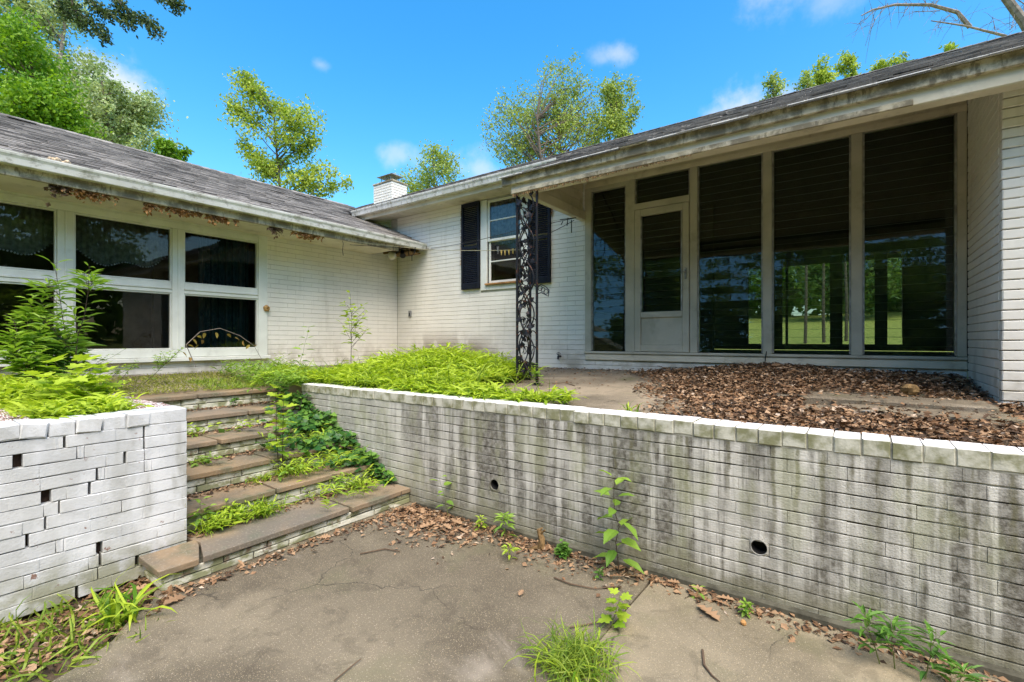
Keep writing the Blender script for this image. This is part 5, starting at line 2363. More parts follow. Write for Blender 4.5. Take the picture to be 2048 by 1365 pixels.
def lawn_pt():
    x, y = random.uniform(-14, 22), 14.2 + abs(random.gauss(0, 9))
    return (x, y, .90)


grass_patch(9000, lawn_pt, (.1, .3), .05, 'grass', 'back_lawn', lean=.6)

# grass on the strip by the planter wall
grass_patch(420, left_of(-3.88, -3.1, .15, .95, -.03), (.07, .20), .011, 'grass', 'strip_grass', seg=T_ARCH, lean=.8)


def tuft(name, c, n, L, w, mat, label, spread=.03, lean=.6, seg=T_ARCH, cat='grass tuft'):
    Pp = np.array([(c[0] + random.gauss(0, spread), c[1] + random.gauss(0, spread), c[2]) for _ in range(n)])
    D = rdir(n, .15, 1)
    D[:, :2] *= lean * 1.6
    mb = MB()
    leaves(mb, Pp, D, rng.uniform(L * .45, L, n), w * rng.uniform(.6, 1.2, n), rng.random(n), seg, up=np.tile((0, 0, 1.), (n, 1)) + rng.normal(0, .3, (n, 3)))
    return single_thing(mb, name, M[mat], label, cat)


c = P(240, 1240, z=0)
tuft('daylily_tuft', (c.x, c.y, -.02), 46, .34, .018, 'stiltgrass', 'arching daylily-like tuft at the foot of the planter wall by the lowest step', .05, .9, cat='plant')
c = P(1150, 1345, z=0)
tuft('grass_tuft', (c.x, c.y, 0), 330, .26, .0055, 'grass', 'fine light green grass tuft growing from the patio joint at the lower edge', .07, .8)
tuft('grass_sprawl', (c.x - .02, c.y + .02, 0), 90, .22, .010, 'stiltgrass', 'broader bladed green grass at the base of the fine tuft', .08, 1.2)
c = P(1300, 818, z=1.01)
tuft('grass_tuft', (c.x, 3.52, tz(c.x, 3.5)), 26, .16, .010, 'stiltgrass', 'small bright grass tuft behind the wall cap left of the black stone', .025, .7)
c = P(535, 1030, z=.17)
for (px, py, k, n, L, lab) in ((530, 1030, 0, 130, .20, 'bright grass tuft at the back of the lowest tread'),
                               (262 + 150, 1050, 0, 60, .15, 'leafy grass at the left end of the lowest tread by the planter corner'),
                               (500, 955, 1, 60, .12, 'short grass under the sapling on the second tread'),
                               (590, 940, 1, 50, .12, 'small tuft right of the sapling foot on the second tread'),
                               (400, 925, 2, 40, .11, 'small tuft at the left end of the third riser'),
                               (480, 900, 3, 36, .10, 'thin grass at the back of the fourth tread'),
                               (660, 975, 1, 110, .17, 'bright grass tuft between the ivy and the lowest tread'),
                               (740, 985, 0, 60, .15, 'grass tuft below the ivy on the lowest tread'),
                               (640, 880, 2, 60, .14, 'grass tuft left of the ivy on the third tread'),
                               (395, 835, 4, 26, .09, 'thin grass at the left end of the fifth tread')):
    c = P(px, py, z=ZT[k])
    xb = XS[k + 1] + .04
    tuft('step_grass', (xb, min(max(c.y, 1.55), 3.1), ZT[k]), n, L, .008, 'stiltgrass' if n > 55 else 'grass', lab, .06, .9)


def stem_plant(name, base, top, n, L, wr, mat, label, cat='seedling', stem='stem', r0=.005, pairs=True, tmpl=T_OVATE, droop=-.15, tstart=.2, branch=0, seed=1, taper=.35, wig=.02):
    r = np.random.default_rng(seed)
    base, top = np.array(base, float), np.array(top, float)
    e = empty(name, tuple(base), label, cat)
    H_ = np.linalg.norm(top - base)

    def path(a, b, k=7, w=wig):
        off = r.normal(0, w * H_, (k, 3)) * np.array((1, 1, .2))
        off[0] = 0
        return [a + (b - a) * t + off[i] * t for i, t in enumerate(np.linspace(0, 1, k))]
    mb, lf = MB(), MB()
    lines = [(path(base, top), 1.0)]
    mb.tube(lines[0][0], [r0 * (1 - .7 * i / 6) for i in range(7)], 5)
    for b in range(branch):
        t = r.uniform(.3, .85)
        p0 = base + (top - base) * t
        a = r.uniform(0, 6.28)
        ln = H_ * r.uniform(.14, .30) * (1.2 - t)
        p1 = p0 + np.array((math.cos(a) * ln, math.sin(a) * ln, ln * 1.1))
        q = path(p0, p1, 4, .01)
        mb.tube(q, [r0 * .5, r0 * .45, r0 * .35, r0 * .2], 4)
        lines.append((q, .5))
    for (ln, fr_) in lines:
        m = max(3, int(n * fr_))
        A_ = np.array(ln)
        a0 = r.uniform(0, 6.28)
        for i in range(m):
            t = tstart + (1 - tstart) * (i / (m - 1)) if fr_ == 1 else .25 + .75 * i / (m - 1)
            s_ = t * (len(A_) - 1)
            k = min(int(s_), len(A_) - 2)
            p = A_[k] + (A_[k + 1] - A_[k]) * (s_ - k)
            a = a0 + i * (1.57 if pairs else 2.4) + r.normal() * .25
            sz = L * (1 - taper * t) * r.uniform(.75, 1.15)
            for sg in ((0, math.pi) if pairs else (0,)):
                d = np.array((math.cos(a + sg), math.sin(a + sg), droop + .5 * t + r.normal() * .15))
                d /= np.linalg.norm(d)
                pet = sz * .22
                mb.tube([p, p + d * pet], r0 * .25, 3, cap=False)
                leaves(lf, [p + d * pet], [d], sz, sz * wr, np.array([np.clip(r.normal(.35 + .5 * t, .15), 0, 1)]), tmpl, up=np.array([[r.normal() * .25, r.normal() * .25, 1.]]))
    mb.build('stem', M[stem], e)
    lf.build('foliage', M[mat], e)
    return e


def onground(px, py, z=0):
    c = P(px, py, z=z)
    return (c.x, min(c.y, 3.13) if z < .5 else c.y, z)


def topof(base, px, py):
    r = ray(px, py)
    f_ = base[0] * FW[0] + base[1] * FW[1]
    return (r[0] * f_, r[1] * f_, CH + r[2] * f_)


def seedling(name, bpx, bpy, tpx, tpy, z, *a, clampy=None, **k):
    b = onground(bpx, bpy, z) if clampy is None else (P(bpx, bpy, z=z).x, clampy, z)
    t = topof(b, tpx, tpy)
    return stem_plant(name, b, t, *a, **k)


seedling('tall_seedling', 1238, 1150, 1226, 955, 0, 9, .20, .52, 'weed', 'tall seedling with broad paired leaves standing against the stained wall', r0=.0045, stem='stem_dark', tstart=.18, seed=3, taper=.3, droop=-.25)
seedling('yellow_seedling', 1222, 1258, 1240, 1190, 0, 7, .10, .9, 'weed_bright', 'yellow green lobed seedling in the patio joint', tmpl=T_MAPLE, seed=4, r0=.003)
seedling('wall_seedling', 905, 1032, 880, 955, 0, 8, .12, .6, 'weed', 'thin leaning seedling at the wall left of the first drain hole', seed=5, r0=.003, pairs=False)
seedling('wall_weed', 1012, 1078, 1008, 1030, 0, 12, .10, .3, 'weed', 'grassy weed at the wall foot below the first drain hole', seed=6, r0=.003, pairs=False, branch=4)
seedling('wall_weed', 1020, 1120, 1018, 1092, 0, 8, .08, .3, 'weed_bright', 'small bright weed on the litter left of the stump', seed=61, r0=.003, pairs=False, branch=3)
seedling('clover_weed', 1125, 1118, 1125, 1084, 0, 8, .06, .85, 'weed_dark', 'low dark green rounded weed right of the stump', seed=7, r0=.003, branch=6, tmpl=T_MAPLE)
seedling('wall_sprout', 962, 1062, 962, 1035, 0, 6, .06, .4, 'weed_bright', 'small pale sprout between the two drain holes nearest the steps', seed=71, r0=.002, branch=3)
seedling('small_sprout', 1395, 1198, 1397, 1175, 0, 3, .075, .5, 'weed', 'four-leaved sprout at the wall foot right of the tall seedling', seed=8, r0=.0025)
seedling('small_weed', 1490, 1232, 1492, 1205, 0, 7, .05, .5, 'weed', 'little weed at the wall foot under the second drain hole', seed=9, r0=.0025, branch=4)
seedling('low_weed', 1195, 1160, 1200, 1140, 0, 5, .045, .5, 'weed_dark', 'tiny weed in the litter left of the small sprout', seed=91, r0=.002, branch=2)
for (b, t, sd_, lab) in (((1760, 1330), (1728, 1225), 10, 'dark leafy weed with narrow leaves at the lower right wall foot, left stalk'),
                         ((1790, 1340), (1780, 1240), 11, 'dark leafy weed with narrow leaves at the lower right wall foot, middle stalk'),
                         ((1850, 1360), (1872, 1262), 12, 'dark leafy weed at the lower right wall foot, right stalk'),
                         ((1900, 1385), (1935, 1340), 13, 'low dark weed at the bottom edge beneath the right stalk')):
    bb = P(*b, z=0)
    bb = (bb.x, min(bb.y, 3.02), 0)
    stem_plant('weed_stalk', bb, topof(bb, *t), 9, .11, .26, 'weed_dark', lab, 'weed', seed=sd_, branch=5, r0=.003, pairs=False, droop=0)
for k, (px, py, kk, tp, lab) in enumerate(((400, 1060, 0, 1000, 'small leafy sprout at the left end of the lowest tread'), (455, 1045, 0, 1005, 'sprout at the back of the lowest tread beside the bright tuft'),
                                           (600, 985, 1, 935, 'broad leaved sprout on the second tread right of the sapling foot'), (430, 890, 3, 850, 'slender sprout at the left of the fourth tread'),
                                           (690, 1000, 0, 950, 'pale sprout in front of the ivy on the lowest tread'), (520, 880, 3, 845, 'little sprout in the middle of the fourth tread'),
                                           (450, 960, 2, 915, 'thin sprout at the left of the third tread'), (760, 1000, 0, 962, 'round leaved sprout near the wall end of the lowest tread'))):
    c = P(px, py, z=ZT[kk])
    bb = (XS[kk + 1] + .05 + .03 * (k % 3), min(max(c.y, 1.5), 3.1), ZT[kk])
    stem_plant('step_sprout', bb, topof(bb, px, tp), 6, .085, .5, 'weed_bright' if k % 2 else 'weed', lab, 'weed', seed=200 + k, r0=.0025, branch=2, wig=.04)
# behind the left corner of the terrace
b = (-6.50, 4.62, tz(-6.5, 4.62))
stem_plant('tall_sapling', b, topof(b, 702, 588), 12, .16, .42, 'weed_bright', 'tall bright green sapling in front of the inner wall corner', 'sapling', seed=14, branch=14, r0=.006, stem='stem_dark', pairs=False, tstart=.15, wig=.006)
b = (-6.53, 3.72, tz(-6.53, 3.72))
stem_plant('small_sapling', b, topof(b, 617, 655), 8, .17, .5, 'weed', 'small sapling with heart-shaped leaves left of the tall sapling', 'sapling', seed=15, r0=.003, pairs=True, taper=.5)
b = (-6.9, 3.25, tz(-6.9, 3.25))
stem_plant('thin_sprig', b, topof(b, 583, 706), 8, .08, .3, 'weed_bright', 'thin sprig with narrow leaves right of the picture window', 'weed', seed=16, branch=3, r0=.0025, pairs=False)
# sapling on the steps
b = P(551, 950, z=ZT[1])
b = (XS[2] + .03, b.y, ZT[1])
for k, (px, py, dx) in enumerate(((549, 778, 0), (566, 800, .03))):
    bb = (b[0], b[1] + dx, b[2])
    stem_plant('step_sapling', bb, topof(bb, px, py), 8, .125, .8, 'weed_bright', ['double stemmed sapling with lobed leaves on the steps, taller stem', 'shorter stem growing beside the taller sapling on the steps'][k], 'sapling', seed=17 + k, r0=.005, stem='stem_dark', pairs=True, taper=.1, tmpl=T_MAPLE, tstart=.3, wig=.01)
for k, (px, py, zz, tp) in enumerate(((540, 790, 1.0, 745), (585, 800, 1.0, 752), (610, 790, 1.0, 760))):
    c = P(px, py, z=zz)
    bb = (min(c.x, -5.7), c.y, zz)
    stem_plant('leafy_weed', bb, topof(bb, px + 5, tp), 10, .10, .42, 'weed_bright' if k == 0 else 'weed', ['bright weed at the head of the steps, left of three', 'green weed at the head of the steps, middle of three', 'green weed by the end of the retaining wall, right of three'][k], 'weed', seed=20 + k, branch=6, r0=.003)
b = P(470, 815, z=ZT[4])
bb = (XS[5] + .05, b.y, ZT[4])
stem_plant('grey_weed', bb, topof(bb, 472, 795), 8, .05, .4, 'weed_dark', 'low grey green weed under the top step', 'weed', seed=24, branch=7, r0=.0025)
# weed at iron column foot
bb = (-2.95, 4.62, tz(-2.95, 4.6))
stem_plant('column_weed', bb, topof(bb, 1070, 728), 8, .085, .6, 'weed', 'leafy weed at the foot of the iron column', 'weed', seed=25, branch=2, r0=.003)
bb = (.98, 4.3, tz(.9, 4.3))
stem_plant('edge_weed', bb, (1.02, 4.2, bb[2] + .18), 7, .10, .35, 'weed', 'green weed at the foot of the white pier by the right edge', 'weed', seed=26, branch=3, r0=.003)
# bush in the planter
bush = [((-6.35, 1.02), (60, 600), 9, 'weed', 'leafy green bush at the left edge in front of the picture window'),
        ((-6.20, 1.22), (112, 528), 7, 'weed', 'tallest narrow-leaved weed in front of the left mullion'),
        ((-6.05, 1.36), (186, 536), 7, 'weed', 'slender narrow-leaved weed right of the left mullion'),
        ((-5.9, .98), (30, 640), 9, 'weed', 'leafy clump at the far left of the planter'),
        ((-6.45, 1.25), (130, 650), 9, 'weed', 'pale leafy clump between the two tall weeds'),
        ((-6.2, 1.10), (90, 665), 9, 'weed_dark', 'low dark clump under the tallest weed')]
for k, ((x, y), (tx_, ty_), br, mt, lab) in enumerate(bush):
    bb = (x, min(y, 1.16) if x > -6.1 else y, .98)
    tall = ty_ < 560
    stem_plant('planter_weed', bb, topof(bb, tx_, ty_), 18, .19 if tall else .17, .19 if tall else .38, mt, lab, 'weed', seed=30 + k, branch=5 if tall else 13,
               r0=.006, stem='stem_dark', tstart=.1, wig=.015, droop=.0, pairs=True)
# lobed seedlings in the planter
for k, (px, py, tp) in enumerate(((110, 790, 738), (150, 800, 760), (175, 800, 735), (90, 820, 770), (130, 825, 790), (200, 790, 748), (60, 800, 765))):
    c = P(px, py, z=.98)
    x = max(min(c.x, -4.35), -6.9)
    bb = (-4.45 - .25 * (k % 3), np.clip(c.y, .70, 1.16), .98)
    tt = topof(bb, px, tp - 12)
    labs = ['bright lobed seedling in the middle of the planter grass', 'small lobed seedling behind the cracked cap bricks', 'large yellow green lobed seedling at the right of the planter',
            'lobed seedling above the leftmost cap bricks', 'low lobed seedling leaning over the cap bricks', 'lobed seedling by the return wall of the planter', 'pale lobed seedling at the left of the planter']
    stem_plant('lobed_seedling', bb, tt, 5, .14, .95, 'weed_bright', labs[k], 'seedling', seed=40 + k, r0=.003, tmpl=T_MAPLE, taper=.1, tstart=.5)
# arching cane in front of the window
ca = empty('arching_cane', (-6.6, 2.1, 1.05), 'dry arching cane with curled leaves across the right pane of the picture window', 'plant')
cp_ = [P(392, 735, x=-6.6), P(372, 690, x=-6.6), P(400, 664, x=-6.6), P(440, 657, x=-6.6), P(480, 672, x=-6.6), P(508, 692, x=-6.6), P(525, 722, x=-6.6)]
mb, lf = MB(), MB()
mb.tube(cp_, [.005, .005, .0045, .004, .004, .003, .002], 5)
mb.build('cane', M['bark_pale'], ca)
for k, (px, py) in enumerate(((375, 690), (385, 678), (395, 672), (410, 666), (432, 665), (455, 668), (470, 676), (486, 682), (500, 690), (515, 690), (365, 705), (380, 715), (520, 726), (405, 680), (398, 690))):
    c = P(px, py, x=-6.6)
    leaves(lf, [tuple(c)], [rdir(1, -.9, -.2)[0]], .085, .045, np.array([random.random()]), T_OVATE)
lf.build('foliage', M['dry_leaf'], ca)
bb = (-6.75, 1.95, 1.06)
stem_plant('feathery_shrub', bb, topof(bb, 368, 695), 10, .06, .45, 'weed', 'feathery green shrub at the foot of the arching cane', 'shrub', seed=50, branch=12, r0=.004)
for k, (x, y, px, py, lab) in enumerate(((-6.8, 1.25, 246, 700, 'thin sprout in front of the window sill, left'), (-6.5, 1.6, 275, 725, 'thin sprout in front of the window sill, right'),
                                         (-6.5, 1.35, 262, 735, 'leafy green weed on the landing beside the planter'))):
    bb = (x, y, tz(x, y))
    stem_plant('window_sprout', bb, topof(bb, px, py), 7, .07, .4, 'weed_bright' if k == 2 else 'weed', lab, 'weed', seed=55 + k, branch=3 if k < 2 else 8, r0=.003)

# ivy on the steps against the wall
Pp, Up = [], []
while len(Pp) < 1250:
    t = random.random()
    if t < .30:          # climbing the foot of the wall above the steps
        x = random.uniform(-5.55, -3.75)
        top = 1.0 - (x + 5.85) * .415
        z = top + random.uniform(-.05, .10)
        Pp.append((x, YW - .02 - random.random() * .07, z))
    else:
        k = random.choice((1, 1, 2, 2, 2, 3, 3, 4))
        xb = XS[k + 1]
        y = 3.18 - abs(random.gauss(0, {1: .24, 2: .34, 3: .26, 4: .10}[k]))
        x = random.uniform(xb - .02, XS[k] + .05)
        if k == 1 and x > XS[1] - .1 and y < 2.8:
            continue
        z = ZT[k] + random.uniform(.0, .12) + (.10 if x < xb + .12 else 0)
        if y < 2.1:
            continue
        Pp.append((x, y, z))
N_ = len(Pp)
Pp = np.array(Pp)
D = rdir(N_, -.6, .3)
D[:, 0] += .5
D[:, 1] -= .3
mb = MB()
L_ = rng.uniform(.045, .085, N_)
vv = np.clip(rng.normal(.4, .28, N_), 0, 1)
leaves(mb, Pp, D, L_, L_ * .95, vv, T_IVY, up=np.tile((.35, -.3, 1.), (N_, 1)) + rng.normal(0, .35, (N_, 3)))
ivy = mb.build('ivy_patch', M['ivy'])
tag(ivy, kind='stuff')
mb = MB()
for i in range(26):
    a = Pp[random.randrange(N_)]
    q = [a + np.array((.0, 0, -.02))]
    for j in range(4):
        q.append(q[-1] + np.array((random.uniform(-.02, .12), random.uniform(-.08, .03), random.uniform(-.05, .03))))
    mb.tube(q, .0025, 4)
mb.build('ivy_stem', M['stem_dark'], ivy)


# light weeds mixed with the ivy
def iv_pt():
    k = random.choice((0, 1, 1, 2))
    return (random.uniform(XS[k + 1], XS[k] - .05), random.uniform(2.3, 3.0), ZT[k])


stilt(120, iv_pt, (.10, .26), .08, 'weed_bright', 'ivy_weeds', None, 6)
stilt(70, lambda: (XS[1] + random.uniform(.02, .16), random.uniform(1.5, 1.95), ZT[0]), (.08, .18), .07, 'weed_bright', 'step_weeds', None, 6)

# ================================================================ TREES


def tree(name, base, H_, R0, crown, mat, barkm, nleaf, lsize, label, seed, n_l=9, trunks=1, open_=.5, spread=.6, first=.35, tmpl=T_RHOMB, up=.8, group=None, clump=.09, droop=0):
    """crown = list of (dx, dy, dz, rx, ry, rz) ellipsoids relative to the base, in metres; limbs run from the trunk into them"""
    r = np.random.default_rng(seed)
    base = np.array(base, float)
    e = empty(name, tuple(base), label, 'tree', group)
    wood, lf = MB(), MB()
    tips = []
    for tk in range(trunks):
        off = r.normal(0, .12 * H_ * (trunks > 1), 2)
        pts = []
        k = 7
        for i in range(k):
            t = i / (k - 1)
            pts.append(base + np.array((off[0] * t + r.normal() * .012 * H_ * t, off[1] * t + r.normal() * .012 * H_ * t, H_ * .92 * t)))
        wood.tube(pts, [R0 * (1 - .85 * i / (k - 1)) + .01 for i in range(k)], 7)
        for ell in crown:
            c = base + np.array(ell[:3])
            rad = np.array(ell[3:])
            for j in range(n_l):
                # target inside the ellipsoid shell
                d = r.normal(0, 1, 3)
                d /= np.linalg.norm(d)
                d[2] = abs(d[2]) * (1 if r.random() < .75 else -1)
                tgt = c + d * rad * r.uniform(.55, .98)
                zt = min(max(tgt[2] - base[2] - np.linalg.norm((tgt - base)[:2]) * up, H_ * first), H_ * .9)
                s_ = zt / (H_ * .92) * (k - 1)
                i0 = min(int(s_), k - 2)
                p0 = pts[i0] + (pts[i0 + 1] - pts[i0]) * (s_ - i0)
                mid = p0 + (tgt - p0) * .5 + r.normal(0, .05, 3) * np.linalg.norm(tgt - p0) + np.array((0, 0, .06 * np.linalg.norm(tgt - p0)))
                rr = R0 * .28 * (1 - .6 * zt / H_) + .008
                q = [p0, p0 + (mid - p0) * .5 + r.normal(0, .02, 3) * H_ * .3, mid, mid + (tgt - mid) * .5 + r.normal(0, .02, 3) * H_ * .3, tgt]
                wood.tube(q, [rr, rr * .8, rr * .55, rr * .35, rr * .12 + .003], 5, cap=False)
                tips.append((np.array(q[2:]), np.linalg.norm(tgt - mid)))
                for b in range(5):
                    u = r.uniform(.35, 1)
                    s2 = u * 4
                    i1 = min(int(s2), 3)
                    pb = q[i1] + (q[i1 + 1] - q[i1]) * (s2 - i1)
                    d2 = r.normal(0, 1, 3) + np.array((0, 0, .4))
                    d2 /= np.linalg.norm(d2)
                    ln = rad.mean() * r.uniform(.18, .42)
                    pe = pb + d2 * ln
                    wood.tube([pb, (pb + pe) / 2 + r.normal(0, .03, 3) * ln, pe], [rr * .3, rr * .2, .004], 4, cap=False)
                    tips.append((np.array([pb, (pb + pe) / 2, pe]), ln))
    wood.build('trunk', M[barkm], e)
    if nleaf:
        wts = np.array([t[1] for t in tips])
        wts *= r.uniform(.25, 1.3, len(tips))
        wts /= wts.sum()
        idx = r.choice(len(tips), nleaf, p=wts)
        seg = r.random(nleaf) ** .7
        PPs = np.zeros((nleaf, 3))
        tone = r.normal(.5, .2, len(tips))
        for ti in np.unique(idx):
            m = np.where(idx == ti)[0]
            q = tips[ti][0]
            s2 = seg[m] * (len(q) - 1)
            i1 = np.minimum(s2.astype(int), len(q) - 2)
            PPs[m] = q[i1] + (q[i1 + 1] - q[i1]) * (s2 - i1)[:, None]
        cl = 1.35 * clump * np.mean([np.mean(c_[3:]) for c_ in crown])
        PPs += r.normal(0, cl, (nleaf, 3)) * np.array((1, 1, .8))
        D = r.normal(0, 1, (nleaf, 3))
        D[:, 2] -= .35 + droop
        leaves(lf, PPs, D, lsize * r.uniform(.6, 1.3, nleaf), lsize * .62 * r.uniform(.6, 1.2, nleaf), np.clip(tone[idx] + r.normal(0, .2, nleaf), 0, 1), tmpl, roll=.9)
        lf.build('crown', M[mat], e)
    return e


def wp(px, d, z=.9):
    r = ray(px, 680)
    return (r[0] * d, r[1] * d, z)


def ell(px, py, d, base, rx, rz, ry=None):
    """crown lobe seen at (px, py), radii in photo pixels, d metres away"""
    r = ray(px, py) * d
    return (r[0] - base[0], r[1] - base[1], CH + r[2] - base[2], rx / FPX * d, (ry or rx) / FPX * d, rz / FPX * d)


b = wp(560, 17)
tree('birch_tree', b, 9.6, .09, [ell(570, 330, 17, b, 95, 95), ell(540, 260, 17, b, 70, 90), ell(480, 215, 17, b, 28, 60), ell(610, 250, 17, b, 45, 55), ell(655, 365, 17, b, 48, 45), ell(500, 340, 17, b, 45, 70), ell(484, 168, 17, b, 12, 26)],
     'crown_yellow', 'bark', 10500, .125, 'yellow green tree rising above the left roof ridge', 101, n_l=8, clump=.10)
b = wp(60, 20)
tree('broad_tree', b, 13, .30, [ell(20, 240, 19, b, 105, 110), ell(95, 220, 19, b, 60, 70), ell(-60, 100, 19, b, 120, 140)], 'crown_bright', 'bark', 30000, .19,
     'bright green tree low behind the left roof at the left edge', 102, n_l=12, clump=.13)
b = wp(110, 27)
tree('hazy_tree', b, 21, .35, [ell(60, 130, 27, b, 105, 120), ell(20, 30, 27, b, 120, 90), ell(140, 200, 27, b, 90, 90), ell(225, 250, 27, b, 95, 75), ell(300, 240, 27, b, 50, 50)], 'crown_grey', 'bark_pale', 40000, .20,
     'tall grey green tree spreading behind the bright tree on the left', 103, n_l=10, clump=.12)
b = wp(210, 25)
tree('thin_topped_tree', b, 15.5, .2, [ell(215, 205, 25, b, 50, 80), ell(250, 265, 25, b, 60, 60), ell(320, 290, 25, b, 40, 30)], 'crown_grey', 'bark', 4500, .18,
     'sparse tree with bare twigs showing against the white cloud', 104, n_l=9, clump=.08)
b = wp(335, 16)
tree('small_tree', b, 7.0, .07, [ell(338, 300, 16, b, 34, 26)], 'crown_bright', 'bark', 2600, .14, 'small bright tree top just above the left roof', 105, n_l=8)
b = wp(865, 30)
tree('round_tree', b, 12.8, .16, [ell(865, 345, 30, b, 62, 62), ell(850, 385, 30, b, 70, 40)], 'crown_sparse', 'bark_pale', 5200, .19, 'small airy tree right of the chimney', 106, n_l=16, trunks=1, first=.25, up=1.2, clump=.09)
b = wp(1120, 23)
tree('airy_tree', b, 11.5, .16, [ell(1130, 180, 23, b, 65, 62), ell(1080, 240, 23, b, 75, 70), ell(1015, 250, 23, b, 60, 65), ell(1140, 285, 23, b, 100, 55), ell(1040, 300, 23, b, 55, 40), ell(1190, 230, 23, b, 50, 60)], 'crown_sparse', 'bark', 14500, .125,
     'tall airy tree in the middle of the sky', 107, n_l=11, trunks=2, first=.3, up=1.1, clump=.09)
b = wp(1235, 22)
tree('airy_tree', b, 10.5, .13, [ell(1235, 195, 22, b, 42, 58), ell(1225, 265, 22, b, 52, 55)], 'crown_sparse', 'bark', 6000, .135, 'airy tree touching the tall one on its right, just left of the roof edge', 108, n_l=14, first=.3, up=1.1, clump=.09)
for k, (px, py, rx, rz, n, mt, lab) in enumerate(((1548, 175, 26, 50, 1100, 'crown_sparse', 'thin grey green tree tip over the porch roof, leftmost of the tips'),
                                                  (1610, 165, 20, 40, 900, 'crown_sparse', 'thin tree tip left of the bright pair over the roof'),
                                                  (1648, 150, 20, 50, 1600, 'crown_yellow', 'bright yellow green tree tip, left one of the bright pair'),
                                                  (1692, 132, 17, 50, 1700, 'crown_yellow', 'tallest bright yellow green tree tip over the porch roof'),
                                                  (1768, 128, 30, 34, 1500, 'crown_yellow', 'broad bright tree tip right of the tallest one'),
                                                  (1808, 115, 14, 22, 500, 'crown_sparse', 'slim leaning tree tip right of the broad bright one'),
                                                  (1900, 96, 18, 22, 700, 'crown_yellow', 'small tree tip below the bare branch'))):
    d = 24
    b = wp(px, d)
    zt = CH + (680 - py) / FPX * d - .9
    tree('roof_line_tree', b, zt + rz / FPX * d, .07, [ell(px, py + 12, d, b, rx, rz)], mt, 'bark', n, .15, lab, 120 + k, n_l=12, up=2.5, first=.6, clump=.10, group='tree tips above the porch roof')

# bare tree at the upper right
b = wp(2300, 20)
e = empty('bare_tree', b, 'bare grey tree reaching in with leafless branches at the upper right', 'tree')
mb = MB()
q = lambda px, py, d=16: np.array(P(px, py, d=d))
mb.tube([np.array(b), np.array(b) + np.array((0, 0, 6)), q(2200, 330), q(2120, 170), q(2048, 45), q(2000, -20), q(1940, -120)], [.35, .3, .2, .17, .14, .12, .08], 8)
mb.build('trunk', M['bark_pale'], e)
brs = [[(2110, 190), (2060, 110), (2010, 72), (1930, 52), (1862, 42)], [(1940, 55), (1915, 25), (1860, 10), (1790, 10), (1745, 20), (1722, 32)],
       [(1880, 22), (1830, 24), (1800, 36)], [(2060, -10), (2048, 8), (1990, -30)], [(1860, 18), (1840, -10), (1820, -40)], [(1760, 12), (1735, 35), (1712, 52)],
       [(1775, 10), (1750, 40), (1740, 62)], [(1820, 10), (1808, 28)], [(1900, 30), (1880, 48), (1870, 62)], [(1990, 60), (1985, 32)], [(2010, 72), (1985, 90)], [(2020, 60), (2040, 40), (2070, 20)],
       [(2000, -20), (2020, 20), (2048, 40)], [(1870, 10), (1880, -8), (1905, -30)]]
for bi, br in enumerate(brs):
    mb = MB()
    pts = [q(px, py, 16 + .2 * (bi % 3)) for px, py in br]
    r0 = .075 if bi < 2 else (.03 if bi in (3, 12) else .014)
    mb.tube(pts, [r0 * (1 - .8 * i / (len(pts) - 1)) for i in range(len(pts))], 6)
    for i in range(int(len(pts) * 4)):
        t = random.random() * (len(pts) - 1)
        k = min(int(t), len(pts) - 2)
        p0 = pts[k] + (pts[k + 1] - pts[k]) * (t - k)
        d_ = np.array((random.gauss(0, .35), random.gauss(0, .35), random.gauss(-.1, .35)))
        mb.tube([p0, p0 + d_ * .6 + np.array((0, 0, .05)), p0 + d_ * 1.1], [.007, .005, .003], 4, cap=False)
    mb.build('branch', M['bark_pale'], e)

# overhanging leafy limb at the upper left
b = wp(-420, 9, .9)
e = empty('overhanging_tree', b, 'tree out to the left whose leafy sprays hang in at the top left', 'tree')
mb, lf = MB(), MB()
q = lambda px, py, d=9: np.array(P(px, py, d=d))
mb.tube([np.array(b), np.array(b) + np.array((0, 0, 5)), q(-250, -150), q(-60, -170), q(120, -110), q(260, -60), q(330, -20)], [.28, .24, .18, .12, .07, .04, .015], 7)
sprays = [[(120, -110), (125, -20), (150, 20), (200, 55), (212, 82)], [(200, -80), (235, 0), (260, 30), (300, 45), (315, 70)], [(260, -60), (300, -20), (345, 8), (362, 12)],
          [(150, -100), (170, -10), (205, 25), (225, 30)], [(120, -20), (118, 10), (135, 32)], [(230, 0), (240, 30), (262, 52)], [(130, -60), (150, 30), (180, 62)]]
for br in sprays:
    pts = [q(px, py) for px, py in br]
    mb.tube(pts, [.02 * (1 - .8 * i / (len(pts) - 1)) + .002 for i in range(len(pts))], 5)
    for k in range(1, len(pts)):
        nn = 210 if k > 1 else 60
        t = rng.random((nn, 1))
        pp = pts[k - 1] + (pts[k] - pts[k - 1]) * t + rng.normal(0, .062, (nn, 3))
        D = rng.normal(0, 1, (nn, 3)) + np.array((0, 0, -.5))
        leaves(lf, pp, D, rng.uniform(.05, .09, nn), rng.uniform(.03, .05, nn), rng.random(nn), T_FOLD, roll=.9)
mb.build('trunk', M['bark'], e)
lf.build('crown', M['crown_dark'], e)

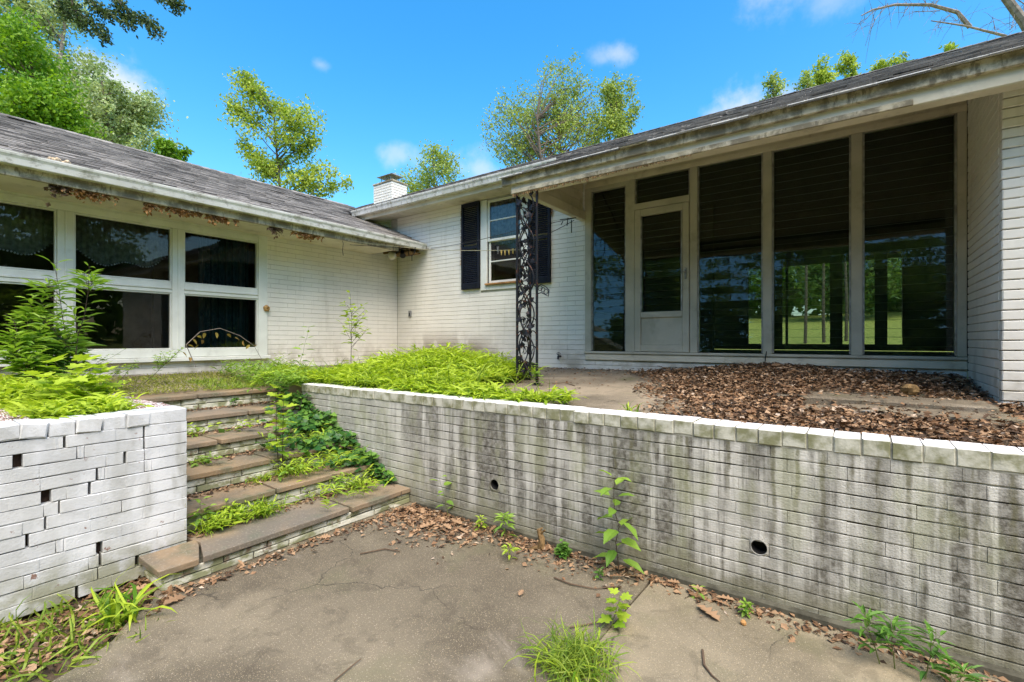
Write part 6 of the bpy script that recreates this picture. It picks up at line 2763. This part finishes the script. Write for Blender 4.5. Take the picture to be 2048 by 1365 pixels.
# trees behind the house, seen through the porch, and a far wood line
for k, (x, y, h, mt, lab) in enumerate(((-13, 46, 11, 'crown_mid', 'green tree behind the house seen through the left of the porch room'),
                                        (-6, 50, 12, 'crown_bright', 'bright tree behind the house seen through the middle of the porch room'),
                                        (0, 44, 10, 'crown_mid', 'green tree behind the house seen through the right of the porch room'),
                                        (6, 48, 12, 'crown_bright', 'bright tree far behind the right end of the porch room'))):
    b = (x, y, hill(x, y))
    tree('garden_tree', b, h, .25, [(0, 0, h * .55, 4.4, 4.4, h * .42), (2.2, .5, h * .35, 3.2, 3.2, h * .3), (-2.2, .5, h * .35, 3.2, 3.2, h * .3)], mt, 'bark', 9000, .42, lab, 140 + k, n_l=10, first=.12, group='trees behind the house')
mb = MB()
nn = 26000
an = rng.uniform(math.radians(-70), math.radians(100), nn)
rd = rng.uniform(52, 75, nn)
hh = rng.random(nn) ** .8 * (7 + 2.2 * np.sin(an * 17) + 1.6 * np.sin(an * 41))
Pp = np.stack([-rd * np.sin(an), rd * np.cos(an), .9 + 3.2 * np.clip(rd * np.cos(an) / 60, 0, 1) + hh], 1)
leaves(mb, Pp, rng.normal(0, 1, (nn, 3)), rng.uniform(.8, 1.6, nn), rng.uniform(.6, 1.1, nn), np.clip(rng.random(nn), 0, 1), T_RHOMB, roll=.9)
tag(mb.build('far_wood', M['crown_mid']), kind='stuff')

# trees across the yard, behind the viewer: they show only in the window panes
protos_ = []
b = (4.5, -11, -.06)
t0 = tree('yard_tree', b, 10, .22, [(0, 0, 6.0, 2.8, 2.8, 3.4), (1.5, 1, 4.0, 2.0, 2.0, 1.8), (-1.4, -.5, 4.6, 1.8, 1.8, 1.8)], 'crown_mid', 'bark', 15000, .20,
          'tree across the yard mirrored in the window panes', 150, n_l=12, first=.2, group='yard trees mirrored in the glass')


def copy_tree(root, loc, rz, s):
    c = root.copy()
    COL.objects.link(c)
    c.location = loc
    c.rotation_euler = (0, 0, rz)
    c.scale = (s, s, s)
    for ch_ in root.children:
        d = ch_.copy()
        COL.objects.link(d)
        d.parent = c
        d.matrix_parent_inverse = ch_.matrix_parent_inverse
    return c


for (x, y, rz, s) in ((3.2, -9.5, .3, .85), (.1, -9.2, 1.9, .9), (6.5, -8.5, 4.4, .9), (-3.4, -8.8, 2.7, .8), (-8.5, -9.5, 1, 1.1), (-5.2, -12, 3.3, 1.0), (-1.8, -11.5, 2.2, .95), (1.4, -15, 5.5, 1.2), (-12, -6, .4, 1.1), (-3, -17, 1, 1.4), (11, -7, 2, 1.2), (15, 1.5, 3, 1.1), (19, 7, 4, 1.3), (9, -14, 5, .9), (22, -5, .5, 1.4), (1, -19, 2.5, 1.3), (16, -16, 4.2, 1.5)):
    copy_tree(t0, (x, y, -.06), rz, s)
mb = MB()
nn = 16000
an = rng.uniform(math.radians(100), math.radians(290), nn)
rd = rng.uniform(40, 60, nn)
hh = rng.random(nn) ** .8 * (11 + 2.2 * np.sin(an * 17) + 1.6 * np.sin(an * 41))
Pp = np.stack([-rd * np.sin(an), rd * np.cos(an), -.06 + hh], 1)
leaves(mb, Pp, rng.normal(0, 1, (nn, 3)), rng.uniform(.8, 1.6, nn), rng.uniform(.6, 1.1, nn), rng.random(nn), T_RHOMB, roll=.9)
tag(mb.build('far_hedge', M['crown_mid']), kind='stuff')
